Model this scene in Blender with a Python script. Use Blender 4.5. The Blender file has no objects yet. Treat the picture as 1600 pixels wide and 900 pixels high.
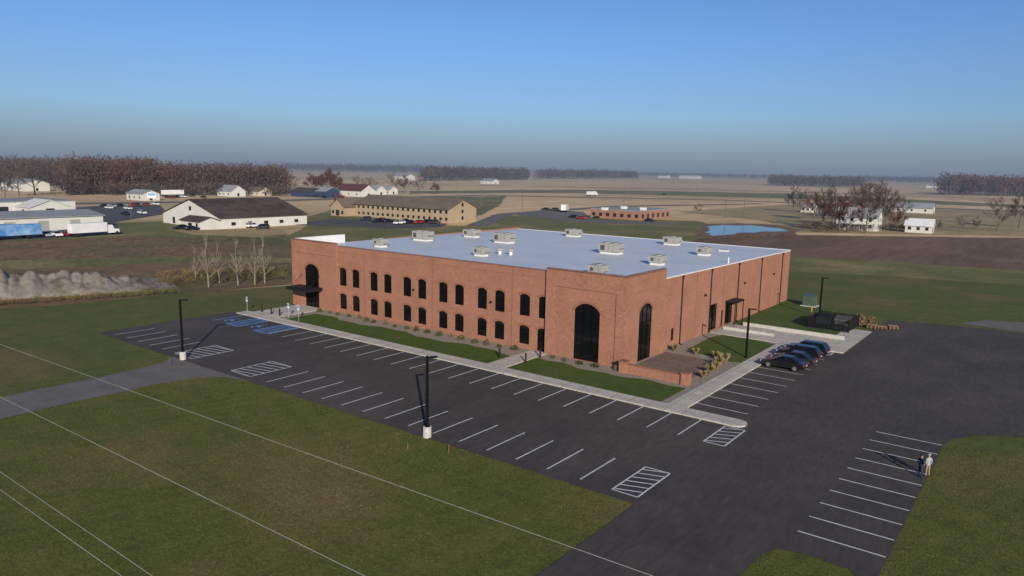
import bpy, bmesh, math, random
import numpy as np
from mathutils import Vector, Matrix, noise
from mathutils.geometry import tessellate_polygon
random.seed(7); rng = np.random.default_rng(7)
S = bpy.context.scene; C = S.collection
# ------------------------------------------------------------------ camera
FPX = 1150.0; H = 21.0; PIT = math.atan(185.5/FPX); YAW = math.radians(36.97); RS = 0.0191; RC = math.sqrt(1-RS*RS)
F = Vector((-math.sin(YAW)*math.cos(PIT), math.cos(YAW)*math.cos(PIT), -math.sin(PIT)))
R0 = Vector((math.cos(YAW), math.sin(YAW), 0)); U0 = R0.cross(F)
RR = R0*RC + U0*RS; UU = U0*RC - R0*RS
cam = bpy.data.cameras.new('camera'); co = bpy.data.objects.new('camera', cam); C.objects.link(co)
co.matrix_world = Matrix(((RR.x, UU.x, -F.x, 0), (RR.y, UU.y, -F.y, 0), (RR.z, UU.z, -F.z, H), (0, 0, 0, 1)))
cam.sensor_width = 36; cam.lens = 36*FPX/1600; cam.clip_end = 60000; cam.clip_start = .5
S.camera = co
def ray(px, py): return F*FPX + RR*(px-800) + UU*(450-py)
def G(px, py, z=0.0):
    d = ray(px, py); t = (z-H)/d.z
    return Vector((d.x*t, d.y*t, z))
S.view_settings.view_transform = 'Standard'; S.view_settings.look = 'None'; S.view_settings.exposure = 0
# ------------------------------------------------------------------ light
EL = math.radians(20); sd = Vector((.733, -.680, 0)).normalized()
sunv = Vector((sd.x*math.cos(EL), sd.y*math.cos(EL), math.sin(EL)))
sl = bpy.data.lights.new('sun', 'SUN'); sl.energy = 5.0; sl.angle = math.radians(.5); sl.color = (1, .90, .75)
so = bpy.data.objects.new('sun', sl); C.objects.link(so); so.rotation_euler = sunv.to_track_quat('Z', 'Y').to_euler(); so.location = (0, 0, 80)
W = bpy.data.worlds.new('World'); S.world = W; W.use_nodes = True
nt = W.node_tree; bg = nt.nodes['Background']; bg.inputs[1].default_value = .1
sk = nt.nodes.new('ShaderNodeTexSky'); sk.sky_type = 'NISHITA'; sk.sun_disc = False
sk.sun_elevation = EL; sk.sun_rotation = math.atan2(sd.x, sd.y); sk.altitude = 200; sk.air_density = 1; sk.dust_density = .5; sk.ozone_density = 3
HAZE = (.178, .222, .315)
tc = nt.nodes.new('ShaderNodeTexCoord'); sx = nt.nodes.new('ShaderNodeSeparateXYZ'); nt.links.new(tc.outputs['Generated'], sx.inputs[0])
rp = nt.nodes.new('ShaderNodeValToRGB'); nt.links.new(sx.outputs['Z'], rp.inputs[0])
e = rp.color_ramp.elements; e[0].position = 0; e[0].color = (.92,)*3+(1,); e[1].position = .17; e[1].color = (0, 0, 0, 1)
q = e.new(.02); q.color = (.72,)*3+(1,); q = e.new(.07); q.color = (.25,)*3+(1,)
tn = nt.nodes.new('ShaderNodeMix'); tn.data_type = 'RGBA'; tn.blend_type = 'MULTIPLY'; tn.inputs[0].default_value = 1
nt.links.new(sk.outputs[0], tn.inputs[6]); tn.inputs[7].default_value = (.60, .78, 1.08, 1)
mx = nt.nodes.new('ShaderNodeMix'); mx.data_type = 'RGBA'
nt.links.new(rp.outputs[0], mx.inputs[0]); nt.links.new(tn.outputs[2], mx.inputs[6]); mx.inputs[7].default_value = tuple(c*10 for c in HAZE)+(1,)
nt.links.new(mx.outputs[2], bg.inputs[0])
# ------------------------------------------------------------------ materials
hg = bpy.data.node_groups.new('painted_haze', 'ShaderNodeTree')
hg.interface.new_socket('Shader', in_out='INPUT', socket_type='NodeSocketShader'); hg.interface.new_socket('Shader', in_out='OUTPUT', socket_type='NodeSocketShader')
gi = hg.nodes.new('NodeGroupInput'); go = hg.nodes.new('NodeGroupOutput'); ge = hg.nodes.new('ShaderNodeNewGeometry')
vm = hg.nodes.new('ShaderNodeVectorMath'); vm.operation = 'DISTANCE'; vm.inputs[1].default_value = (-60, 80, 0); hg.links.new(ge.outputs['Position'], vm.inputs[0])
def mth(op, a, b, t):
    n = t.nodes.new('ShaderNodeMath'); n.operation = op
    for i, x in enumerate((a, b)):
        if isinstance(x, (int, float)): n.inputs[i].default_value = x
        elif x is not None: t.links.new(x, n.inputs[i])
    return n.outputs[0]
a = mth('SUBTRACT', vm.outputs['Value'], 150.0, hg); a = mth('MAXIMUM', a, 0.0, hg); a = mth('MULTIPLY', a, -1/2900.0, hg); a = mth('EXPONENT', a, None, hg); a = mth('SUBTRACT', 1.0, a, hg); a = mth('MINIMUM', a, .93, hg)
em = hg.nodes.new('ShaderNodeEmission'); em.inputs[0].default_value = HAZE+(1,); em.inputs[1].default_value = .9  # distance haze painted into the materials: far surfaces fade to a glowing haze colour
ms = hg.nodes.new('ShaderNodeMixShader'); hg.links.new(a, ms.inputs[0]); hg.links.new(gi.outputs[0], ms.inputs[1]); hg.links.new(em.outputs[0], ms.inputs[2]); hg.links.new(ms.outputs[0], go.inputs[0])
def M(name, c1, c2=None, scale=1., rough=.85, bump=0, metal=0, spec=.3, patch=None, pscale=.08, plo=.5, phi=.68, detail=6, mode=None, stretch=(1, 1, 1), rot=0, haze=True, coat=0, grain=.2, patch2=None):
    m = bpy.data.materials.new(name); m.use_nodes = True; t = m.node_tree; p = t.nodes['Principled BSDF']; out = t.nodes['Material Output']
    p.inputs['Roughness'].default_value = rough; p.inputs['Metallic'].default_value = metal; p.inputs['Specular IOR Level'].default_value = spec
    if coat: p.inputs['Coat Weight'].default_value = coat
    c2 = c2 or tuple(x*.8 for x in c1)
    g = t.nodes.new('ShaderNodeNewGeometry'); mp = t.nodes.new('ShaderNodeMapping'); mp.inputs['Scale'].default_value = stretch; mp.inputs['Rotation'].default_value = (0, 0, rot)
    t.links.new(g.outputs['Position'], mp.inputs[0]); vec = mp.outputs[0]
    def noi(s, d=6, v=None):
        n = t.nodes.new('ShaderNodeTexNoise'); n.inputs['Scale'].default_value = s; n.inputs['Detail'].default_value = d; n.inputs['Roughness'].default_value = .62; t.links.new(v or vec, n.inputs['Vector']); return n.outputs[0]
    def mix(f, a_, b_, typ='MIX'):
        n = t.nodes.new('ShaderNodeMix'); n.data_type = 'RGBA'; n.blend_type = typ
        for i, x in ((0, f), (6, a_), (7, b_)):
            if isinstance(x, tuple): n.inputs[i].default_value = x+(1,)
            elif isinstance(x, (int, float)): n.inputs[i].default_value = x
            else: t.links.new(x, n.inputs[i])
        return n.outputs[2]
    def mr(x, lo, hi, a_=0, b_=1):
        n = t.nodes.new('ShaderNodeMapRange'); n.inputs[1].default_value = lo; n.inputs[2].default_value = hi; n.inputs[3].default_value = a_; n.inputs[4].default_value = b_; t.links.new(x, n.inputs[0]); return n.outputs[0]
    n1 = noi(scale, detail); col = mix(mr(n1, .36, .64), c1, c2)
    if mode == 'brick' or mode == 'slab':
        sp = t.nodes.new('ShaderNodeSeparateXYZ'); t.links.new(g.outputs['Position'], sp.inputs[0]); cb = t.nodes.new('ShaderNodeCombineXYZ')
        br = t.nodes.new('ShaderNodeTexBrick')
        if mode == 'brick':
            t.links.new(mth('ADD', sp.outputs[0], sp.outputs[1], t), cb.inputs[0]); t.links.new(sp.outputs[2], cb.inputs[1])
            br.inputs['Brick Width'].default_value = .2; br.inputs['Row Height'].default_value = .07; br.inputs['Mortar Size'].default_value = .006
            a1, a2, a3 = (.82,)*3, (1.15, 1.13, 1.1), (1.15, 1.25, 1.3)
        else:
            t.links.new(sp.outputs[0], cb.inputs[0]); t.links.new(sp.outputs[1], cb.inputs[1]); br.offset = 0
            br.inputs['Brick Width'].default_value = 1.8; br.inputs['Row Height'].default_value = 1.8; br.inputs['Mortar Size'].default_value = .03
            a1, a2, a3 = (.9,)*3, (1.05,)*3, (.5,)*3
        br.inputs['Scale'].default_value = 1
        t.links.new(cb.outputs[0], br.inputs['Vector'])
        br.inputs['Color1'].default_value = a1+(1,); br.inputs['Color2'].default_value = a2+(1,); br.inputs['Mortar'].default_value = a3+(1,)
        col = mix(1.0, col, br.outputs[0], 'MULTIPLY')
    if mode == 'stripe':
        wv = t.nodes.new('ShaderNodeTexWave'); wv.inputs['Scale'].default_value = .22; wv.inputs['Distortion'].default_value = 2.0; wv.inputs['Detail'].default_value = 3; t.links.new(vec, wv.inputs['Vector'])
        col = mix(mr(wv.outputs[1], 0, 1, 0, .25), col, tuple(x*1.8 for x in c1))
    if patch2:
        col = mix(mr(noi(pscale*4.3, 5, g.outputs['Position']), .48, .68, 0, .7), col, patch2)
    if patch:
        pn = noi(pscale, 5, g.outputs['Position']); col = mix(mr(pn, plo, phi, 0, .85), col, patch)
    fine = noi(scale*9, 3); col = mix(1.0, col, mix(mr(fine, .3, .7), (1-grain,)*3, (1+grain,)*3), 'MULTIPLY')
    t.links.new(col, p.inputs['Base Color'])
    if bump:
        b = t.nodes.new('ShaderNodeBump'); b.inputs['Strength'].default_value = bump; b.inputs['Distance'].default_value = .15; t.links.new(noi(scale*5, 5), b.inputs['Height']); t.links.new(b.outputs[0], p.inputs['Normal'])
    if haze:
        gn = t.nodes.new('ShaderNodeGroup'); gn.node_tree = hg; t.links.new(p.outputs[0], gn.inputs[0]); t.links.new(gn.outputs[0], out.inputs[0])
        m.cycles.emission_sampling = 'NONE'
    return m
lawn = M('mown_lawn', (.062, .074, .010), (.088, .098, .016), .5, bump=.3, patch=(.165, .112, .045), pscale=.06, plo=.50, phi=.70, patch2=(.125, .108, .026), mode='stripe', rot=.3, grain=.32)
lawn2 = M('watered_lawn', (.042, .074, .008), (.062, .096, .014), .8, bump=.3, haze=False, grain=.25, patch=(.085, .095, .022), pscale=.15)
blade_m = M('grass_blades', (.070, .084, .012), (.095, .106, .018), .5, haze=False, patch=(.17, .118, .05), pscale=.06, plo=.50, phi=.70, grain=.25)
asph = M('new_asphalt', (.052, .045, .040), (.068, .059, .052), .3, rough=.92, bump=.2, patch=(.092, .078, .069), pscale=.045, plo=.48, phi=.72, haze=False, patch2=(.045, .039, .036), stretch=(1, .25, 1), rot=.15)
asph_o = M('old_asphalt', (.12, .11, .098), (.15, .138, .124), .5, rough=.9, bump=.2)
asph_f = M('far_asphalt', (.065, .062, .063), (.09, .086, .085), .1, rough=.9)
paint = M('white_road_paint', (.66, .66, .66), (.5, .5, .5), 2, rough=.7, haze=False)
bpaint = M('blue_road_paint', (.12, .36, .78), (.10, .30, .66), 2, haze=False)
conc = M('pale_concrete', (.42, .385, .33), (.50, .46, .40), .6, rough=.85, mode='slab', haze=False)
conc2 = M('cast_concrete', (.5, .48, .44), (.4, .385, .35), 3, haze=False)
gravel = M('river_gravel', (.36, .31, .25), (.22, .19, .15), 4, bump=.8, haze=False)
paver = M('brown_pavers', (.15, .105, .08), (.21, .15, .115), 3, mode='slab', haze=False)
brick = M('red_brick', (.272, .124, .080), (.318, .148, .096), .35, rough=.9, mode='brick', haze=False, grain=.12)
brick_d = M('brick_header', (.22, .098, .062), (.25, .115, .074), 1, mode='brick', haze=False, grain=.1)
joint = M('dark_joint', (.10, .05, .04), None, 1, haze=False)
cap = M('metal_coping', (.24, .13, .095), None, 1, rough=.5, haze=False)
white = M('white_metal', (.70, .70, .69), (.62, .62, .62), .5, rough=.5, grain=.06)
roofm = M('white_roof_membrane', (.58, .59, .60), (.53, .54, .55), .12, rough=.42, spec=.5, patch=(.49, .50, .52), pscale=.06, haze=False, grain=.05)
glass = M('dark_glass', (.005, .006, .007), None, 1, rough=.08, spec=.4, haze=False)
black = M('black_metal', (.008, .008, .009), (.012, .012, .013), 2, rough=.6, haze=False)
frm = M('black_window_frame', (.003, .003, .003), None, 2, rough=.7, spec=.1, haze=False)
galv = M('galvanised_casing', (.34, .335, .31), (.28, .275, .255), 1.5, rough=.55, haze=False, grain=.08)
galvd = M('dark_grille', (.07, .07, .07), None, 3, haze=False)
rubber = M('tyre_rubber', (.015, .015, .015), None, 3)
chrome = M('alloy_rim', (.35, .35, .36), None, 3, rough=.35, metal=.6)
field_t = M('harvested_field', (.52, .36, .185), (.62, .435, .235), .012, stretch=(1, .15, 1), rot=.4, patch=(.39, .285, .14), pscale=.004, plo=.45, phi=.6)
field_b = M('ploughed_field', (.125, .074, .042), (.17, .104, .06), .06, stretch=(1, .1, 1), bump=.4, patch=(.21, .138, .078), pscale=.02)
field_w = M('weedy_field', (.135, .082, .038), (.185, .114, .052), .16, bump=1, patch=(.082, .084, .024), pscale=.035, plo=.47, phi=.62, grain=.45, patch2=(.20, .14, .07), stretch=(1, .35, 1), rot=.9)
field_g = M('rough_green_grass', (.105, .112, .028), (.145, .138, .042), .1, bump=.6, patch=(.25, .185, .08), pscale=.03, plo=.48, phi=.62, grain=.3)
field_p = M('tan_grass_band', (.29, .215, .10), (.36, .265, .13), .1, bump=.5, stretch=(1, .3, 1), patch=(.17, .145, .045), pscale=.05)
dirt = M('gravelly_dirt', (.185, .160, .130), (.27, .235, .195), .7, bump=1, patch=(.11, .092, .05), pscale=.3, plo=.5, phi=.62, grain=.35)
waterm = M('pond_water', (.04, .075, .12), (.05, .09, .14), .2, rough=.15, spec=.5)
bark = M('grey_bark', (.10, .082, .068), (.14, .12, .10), 3)
barkw = M('pale_bark', (.26, .22, .18), (.17, .145, .12), 3)
twig_g = M('grey_brown_twigs', (.075, .052, .039), (.11, .078, .059), .1)
twig_r = M('russet_leaves', (.088, .034, .022), (.125, .052, .033), .1)
twig_d = M('dark_twigs', (.040, .028, .022), (.062, .043, .034), .1)
weed = M('dry_weeds', (.115, .08, .042), (.165, .115, .062), .8)
green_sh = M('olive_shrub_leaves', (.06, .07, .025), (.10, .10, .04), 2, haze=False)
tan_sh = M('straw_grass_blades', (.30, .23, .12), (.22, .17, .08), 2, haze=False)
wood = M('raw_timber', (.26, .17, .10), (.19, .125, .075), 2, haze=False)
pole_w = M('weathered_pole', (.15, .12, .10), None, 2)
# ------------------------------------------------------------------ helpers
def tag(o, label, cat, group=None, kind=None):
    o['label'] = label; o['category'] = cat
    if group: o['group'] = group
    if kind: o['kind'] = kind
    return o
def empty(name, loc, rz=0):
    o = bpy.data.objects.new(name, None); C.objects.link(o); o.location = loc; o.rotation_euler = (0, 0, rz); o.empty_display_size = .5; return o
class MB:
    def __init__(s): s.v = []; s.f = []; s.m = []
    def add(s, vs, fs, mi=0):
        n = len(s.v); s.v += [tuple(v) for v in vs]; s.f += [tuple(i+n for i in f) for f in fs]; s.m += [mi]*len(fs); return s
    def box(s, x0, x1, y0, y1, z0, z1, mi=0):
        return s.add([(x0, y0, z0), (x1, y0, z0), (x1, y1, z0), (x0, y1, z0), (x0, y0, z1), (x1, y0, z1), (x1, y1, z1), (x0, y1, z1)],
                     [(0, 3, 2, 1), (4, 5, 6, 7), (0, 1, 5, 4), (1, 2, 6, 5), (2, 3, 7, 6), (3, 0, 4, 7)], mi)
    def cyl(s, p0, p1, r0, r1=None, n=8, mi=0, caps=True):
        p0 = Vector(p0); p1 = Vector(p1); r1 = r0 if r1 is None else r1; d = (p1-p0).normalized()
        a_ = d.orthogonal().normalized(); b_ = d.cross(a_); vs = []
        for p, r in ((p0, r0), (p1, r1)):
            for i in range(n):
                t = 2*math.pi*i/n; vs.append(p+a_*math.cos(t)*r+b_*math.sin(t)*r)
        fs = [(i, (i+1) % n, n+(i+1) % n, n+i) for i in range(n)]
        if caps: fs += [tuple(range(n-1, -1, -1)), tuple(range(n, 2*n))]
        return s.add(vs, fs, mi)
    def prism(s, poly, z0, z1, mi=0, side=True):
        n = len(poly); vs = [(p[0], p[1], z1) for p in poly]+[(p[0], p[1], z0) for p in poly]
        tr = tessellate_polygon([[Vector((p[0], p[1], 0)) for p in poly]])
        fs = []
        for t in tr:
            a_, b_, c_ = (poly[i] for i in t)
            cr = (b_[0]-a_[0])*(c_[1]-a_[1])-(b_[1]-a_[1])*(c_[0]-a_[0])
            fs.append(tuple(t) if cr > 0 else tuple(reversed(t)))
        if side: fs += [(i, n+i, n+(i+1) % n, (i+1) % n) for i in range(n)]
        return s.add(vs, fs, mi)
    def quad(s, a_, b_, c_, d_, mi=0): return s.add([a_, b_, c_, d_], [(0, 1, 2, 3)], mi)
    def build(s, name, mats, parent=None, world=False, smooth=False, loc=None):
        me = bpy.data.meshes.new(name)
        vs = s.v
        if parent is not None and world:
            l = parent.location; vs = [(v[0]-l.x, v[1]-l.y, v[2]-l.z) for v in vs]
        me.from_pydata(vs, [], s.f)
        mats = mats if isinstance(mats, (list, tuple)) else [mats]
        for m in mats: me.materials.append(m)
        if len(mats) > 1: me.polygons.foreach_set('material_index', s.m)
        if smooth: me.polygons.foreach_set('use_smooth', [True]*len(me.polygons))
        me.update()
        o = bpy.data.objects.new(name, me); C.objects.link(o)
        if parent is not None: o.parent = parent
        if loc is not None: o.location = loc
        return o
def copy_tree(o, parent=None):
    c = o.copy(); C.objects.link(c); c.parent = parent
    for ch in list(o.children): copy_tree(ch, c)
    return c
def ragged(poly, step=1.5, amp=.08, seed=0):
    out = []; r = random.Random(seed)
    for i, p in enumerate(poly):
        q_ = poly[(i+1) % len(poly)]; L = math.hypot(q_[0]-p[0], q_[1]-p[1]); n = max(1, min(60, int(L/step)))
        for k in range(n):
            t = k/n; a_ = amp if 0 < k else 0
            out.append((p[0]+(q_[0]-p[0])*t+r.uniform(-a_, a_), p[1]+(q_[1]-p[1])*t+r.uniform(-a_, a_)))
    return out
def sheet(name, poly, z, mat, label, cat='ground', z0=None):
    mb = MB()
    mb.prism(poly, z if z0 is None else z0, z, side=z0 is not None)
    return tag(mb.build(name, mat), label, cat, kind='structure')
def pxy(l): return [tuple(G(x, y)[:2]) for x, y in l]
# ------------------------------------------------------------------ ground
R = 30000
sheet('ground', [(-R, -R), (R, -R), (R, R), (-R, R)], -.25, field_t, 'tan harvested cornfields running out to the horizon')
sheet('brown_field', ragged(pxy([(1075, 372), (1228, 366), (1600, 371), (1900, 378), (1900, 440), (1600, 424), (1420, 411), (1232, 401), (1000, 395)]), 6, .8), -.20, field_b, 'dark brown ploughed field right of the pond', 'field')
sheet('grass_verge', ragged(pxy([(1000, 398), (1232, 400), (1420, 410), (1600, 422), (1900, 440), (1900, 480), (1600, 452), (1400, 436), (1232, 428), (1000, 420)]), 4, .8), -.16, field_g, 'tan dry grass band behind the brick building', 'grass')
sheet('weedy_field', ragged(pxy([(-700, 372), (0, 368), (200, 362), (440, 366), (560, 372), (560, 460), (460, 442), (250, 462), (0, 488), (-700, 560)]), 5, 1), -.20, field_w, 'brown and olive weedy field left of the brick building', 'field')
sheet('green_field_strip', ragged(pxy([(-300, 412), (0, 406), (200, 401), (330, 399), (456, 402), (456, 409), (300, 407), (0, 420), (-300, 436)]), 4, .8), -.19, field_g, 'olive strip crossing the weedy field behind the dirt mound', 'grass')
sheet('meadow', ragged(pxy([(440, 372), (480, 352), (560, 350), (740, 352), (770, 335), (900, 338), (1090, 345), (1115, 352), (1108, 368), (1080, 376), (1000, 398), (900, 420), (520, 420)]), 6, 1), -.18, field_g, 'olive green meadow behind the brick building', 'grass')
sheet('grass_margin', ragged(pxy([(-500, 375), (-100, 352), (180, 347), (256, 345), (300, 358), (440, 362), (440, 371), (200, 369), (0, 376), (-500, 392)]), 6, 1), -.15, field_g, 'green verge in front of the white truck and the barn', 'grass')
near = [(-260, -120), (90, -120), (120, 180)] + [tuple(G(x, y)[:2]) for x, y in ((1600, 446), (1400, 432), (1232, 424))] + [(-60, 150), (-97, 130)] + [tuple(G(x, y)[:2]) for x, y in ((440, 447), (270, 459), (120, 474), (0, 482), (-120, 492))] + [(-260, 40)]
sheet('lawn', ragged(near, 3, .5), -.03, lawn, 'big mown green lawn with brown patches around the car park')
lot = [(-93.2, 40.3), (-74.8, 40.3), (-66.5, 40.3), (-20.2, 40.3), (-20.2, -60), (-11.8, -60), (-11.8, 36.5), (-11.7, 39), (-11.2, 40.3), (-10.2, 40.7), (-7.4, 40.7), (-6.8, 40), (-6.5, 37), (-6.0, 37), (-6.0, 65.5), (-5.4, 67.8), (-4, 70), (-1.6, 71.6), (2, 72.6), (60, 78), (60, 123), (-11, 121.6), (-19.6, 119.3), (-20, 108), (-24, 98), (-26, 93), (-26, 59.2), (-93.9, 59.2), (-94.6, 58.2), (-94.6, 41.8), (-94.2, 40.7)]
sheet('parking_lot', ragged(lot, 1.2, .05, 3), 0.0, asph, 'dark new asphalt parking lot wrapping round the brick building', 'parking lot')
sheet('driveway', ragged([(-74.5, -80), (-68.3, -80), (-68.2, 34), (-67.4, 37.5), (-65.5, 39.6), (-62, 40.32), (-76.8, 40.32), (-75.2, 38.5), (-74.6, 35)], 1.5, .08, 5), -.008, asph_o, 'grey driveway leaving the car park at left', 'driveway')
sheet('access_road', ragged(pxy([(1498, 505), (1540, 500), (1700, 512), (1900, 530), (1900, 545), (1640, 524), (1560, 514)]), 3, .1), .006, asph_o, 'older light grey road joining the lot at far right', 'road')
def blades(name, rects, n, label, z=-.03):
    ar = np.array([(x1-x0)*(y1-y0) for x0, x1, y0, y1 in rects]); idx = rng.choice(len(rects), n, p=ar/ar.sum()); rc = np.array(rects)[idx]
    P = np.stack([rc[:, 0]+(rc[:, 1]-rc[:, 0])*rng.random(n), rc[:, 2]+(rc[:, 3]-rc[:, 2])*rng.random(n), np.full(n, z)], 1)
    a_ = rng.random(n)*6.283; w = rng.uniform(.015, .035, n); d = np.stack([np.cos(a_)*w, np.sin(a_)*w, np.zeros(n)], 1); h_ = rng.uniform(.025, .065, n)
    tp = P+np.stack([rng.normal(size=n)*.03, rng.normal(size=n)*.03, h_], 1)
    V = np.stack([P-d, P+d, tp], 1).reshape(-1, 3); me = bpy.data.meshes.new(name); me.vertices.add(3*n); me.vertices.foreach_set('co', V.ravel())
    me.loops.add(3*n); me.loops.foreach_set('vertex_index', np.arange(3*n)); me.polygons.add(n); me.polygons.foreach_set('loop_start', np.arange(n)*3); me.update(calc_edges=True); me.materials.append(blade_m)
    o = bpy.data.objects.new(name, me); C.objects.link(o); return tag(o, label, 'grass', kind='stuff')
blades('grass', [(-68.2, -20.3, 12, 40.2), (-5.9, 8, 36, 66), (-11.6, -7, 30, 40)], 120000, 'short mown grass blades on the foreground lawns')
# walks
def walk(name, poly, label, z=.12, mat=conc): return sheet(name, poly, z, mat, label, 'sidewalk', z0=-.1)
walk('sidewalk', [(-93.2, 58.6), (-20.6, 58.6), (-20.1, 58.8), (-19.8, 59.3), (-19.8, 59.8), (-20.1, 60.3), (-20.6, 60.5), (-93.2, 60.5)], 'long concrete sidewalk in front of the brick building')
walk('side_walk', [(-27.5, 60.5), (-25.6, 60.5), (-25.6, 92.3), (-27.5, 92.3)], 'concrete sidewalk along the side parking stalls')
walk('door_walk', [(-48.7, 60.5), (-46.3, 60.5), (-46.3, 68.55), (-48.7, 68.55)], 'short concrete walk to the arched side door')
walk('entrance_walk', [(-92.0, 60.5), (-86.2, 60.5), (-86.2, 68.55), (-92.0, 68.55)], 'concrete forecourt at the main entrance')
walk('apron', [(-36.45, 92.3), (-19.8, 92.3), (-19.8, 108), (-23, 108), (-23, 99.9), (-36.45, 99.9)], 'wide pale concrete apron beside the dumpster enclosure')
def wavy(x0, x1, y0, y1, top=.5, right=0, seed=1):
    pts = [(x0, y0), (x1, y0)]; n = 24
    for k in range(n+1):
        x = x1+(x0-x1)*k/n; pts.append((x, y1+top*math.sin(x*.45+seed)+.25*math.sin(x*1.3)))
    return pts
sheet('gravel_bed', [(-86.2, 60.5), (-48.7, 60.5), (-48.7, 68.7), (-86.2, 68.7)], .06, gravel, 'pale gravel planting bed along the front wall', z0=-.1)
sheet('gravel_bed', [(-46.3, 60.5), (-27.5, 60.5), (-27.5, 92.3), (-36.7, 92.3), (-36.7, 68.7), (-46.3, 68.7)], .06, gravel, 'pale gravel planting bed round the corner tower and patio', z0=-.1)
sheet('front_lawn', wavy(-84.5, -48.9, 60.55, 65.4), .10, lawn2, 'long dark green lawn strip below the window rows', 'lawn', z0=0)
sheet('front_lawn', wavy(-46.1, -28.2, 60.55, 65.9, .35, seed=3), .10, lawn2, 'dark green lawn strip in front of the corner tower', 'lawn', z0=0)
sheet('side_lawn', ragged([(-34.9, 81.5), (-33, 80.4), (-30.3, 80.2), (-28.6, 79.2), (-27.6, 79.6), (-27.6, 91.3), (-30, 92), (-34.6, 92.1), (-35.2, 90)], 1, .1), .10, lawn2, 'small square lawn between the patio and concrete apron', 'lawn', z0=0)
sheet('back_lawn', [(-36.4, 99.95), (-23.05, 99.95), (-23.05, 119.5), (-36.4, 126)], .05, lawn2, 'lawn between the building side and the dumpster enclosure', 'lawn', z0=-.1)
sheet('patio', [(-36.2, 68.9), (-29.6, 68.9), (-29.0, 72), (-29.6, 77), (-32, 78.4), (-36.2, 78.6)], .10, paver, 'brown paved patio behind the low brick wall', 'patio', z0=0)
# markings
mk = MB()
def line(x0, y0, x1, y1, w=.12, mi=0, z=.006):
    if mi == 1: w *= 1.4
    d = Vector((x1-x0, y1-y0, 0)).normalized(); n = Vector((-d.y, d.x, 0))*w/2
    mk.quad((x0-n.x, y0-n.y, z), (x1-n.x, y1-n.y, z), (x1+n.x, y1+n.y, z), (x0+n.x, y0+n.y, z), mi)
def hatch(x0, x1, y0, y1, mi=0, n=6, z=.006):
    for a_ in ((x0, y0, x1, y0), (x1, y0, x1, y1), (x1, y1, x0, y1), (x0, y1, x0, y0)): line(*a_, mi=mi, z=z)
    for k in range(n):
        y = y0+(y1-y0)*(k+.3)/n; line(x0+.08, y, x1-.08, y+(y1-y0)/n*.75, mi=mi, z=z+.002)
for k in range(21): line(-23.4-2.77*k, 53.8, -23.4-2.77*k, 58.55)
for k in range(14): line(-24.9-2.77*k, 41.3, -24.9-2.77*k, 46.2)
for k in range(5): line(-80.9-2.77*k, 41.3, -80.9-2.77*k, 46.2)
for k in range(11): line(-25.55, 62.7+2.77*k, -20.8, 62.7+2.77*k)
for k in range(10): line(-10.9, 43.3+2.444*k, -6.1, 43.3+2.444*k)
hatch(-21.2, -19.5, 53.8, 58.4, n=5); hatch(-22.4, -20.5, 41.3, 46.2, n=6); hatch(-67.1, -63.7, 41.3, 46.2, n=6); hatch(-78.1, -74.4, 41.3, 46.2, n=6)
hatch(-25.5, -20.8, 90.5, 92.1, n=3)
hatch(-81.8, -79.0, 53.8, 58.4, 1, 6); hatch(-88.0, -85.2, 53.8, 58.4, 1, 6)
line(-91.2, 53.8, -91.2, 58.5, mi=1)
for sx_ in (-83.5, -89.6):
    for k in range(12):
        t = k*math.pi/6; t2 = t+math.pi/6
        if k < 10: line(sx_+.55*math.cos(t), 55.2+.55*math.sin(t), sx_+.55*math.cos(t2), 55.2+.55*math.sin(t2), .12, 1)
    line(sx_, 55.3, sx_, 56.5, .14, 1, .008); line(sx_, 55.4, sx_+.6, 55.4, .14, 1, .010); line(sx_-.12, 56.8, sx_+.12, 56.8, .24, 1)
tag(mk.build('parking_markings', [paint, bpaint]), 'white and blue painted stall lines and hatching on the asphalt', 'road marking', kind='structure')
# ------------------------------------------------------------------ main building
X0, X1, Y0, Y1 = -93.5, -36.5, 68.6, 126.3
B = tag(empty('brick_building', (-65, 97, 0)), 'large red brick two storey building with white flat roof', 'building')
def arch(uc, w, z0, zt, rise, n=8):
    zs = zt-rise; r = (w*w/4+rise*rise)/(2*rise); th = math.asin(min(1, w/2/r)); zc = zt-r
    pts = [(uc-w/2, z0), (uc+w/2, z0)]
    for k in range(n+1):
        a_ = th-2*th*k/n; pts.append((uc+r*math.sin(a_), zc+r*math.cos(a_)))
    return pts
def wallface(mb, O, U, N, outer, holes, dep=.3):
    O = Vector(O); U = Vector(U); N = Vector(N)
    P = lambda u, z, d=0: O+U*u+Vector((0, 0, z))+N*d
    loops = [outer]+holes; flat = [p for l in loops for p in l]
    tr = tessellate_polygon([[Vector((p[0], p[1], 0)) for p in l] for l in loops])
    nn = U.cross(Vector((0, 0, 1))).dot(N) > 0
    fs = []
    for t in tr:
        a_, b_, c_ = (flat[i] for i in t); cr = (b_[0]-a_[0])*(c_[1]-a_[1])-(b_[1]-a_[1])*(c_[0]-a_[0])
        fs.append(tuple(t) if (cr > 0) == nn else tuple(reversed(t)))
    mb.add([P(*p) for p in flat], fs)
    for h in holes:
        n = len(h)
        for i in range(n):
            a_, b_ = h[i], h[(i+1) % n]; mb.quad(P(*a_), P(*b_), P(*b_, -dep), P(*a_, -dep))
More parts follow.
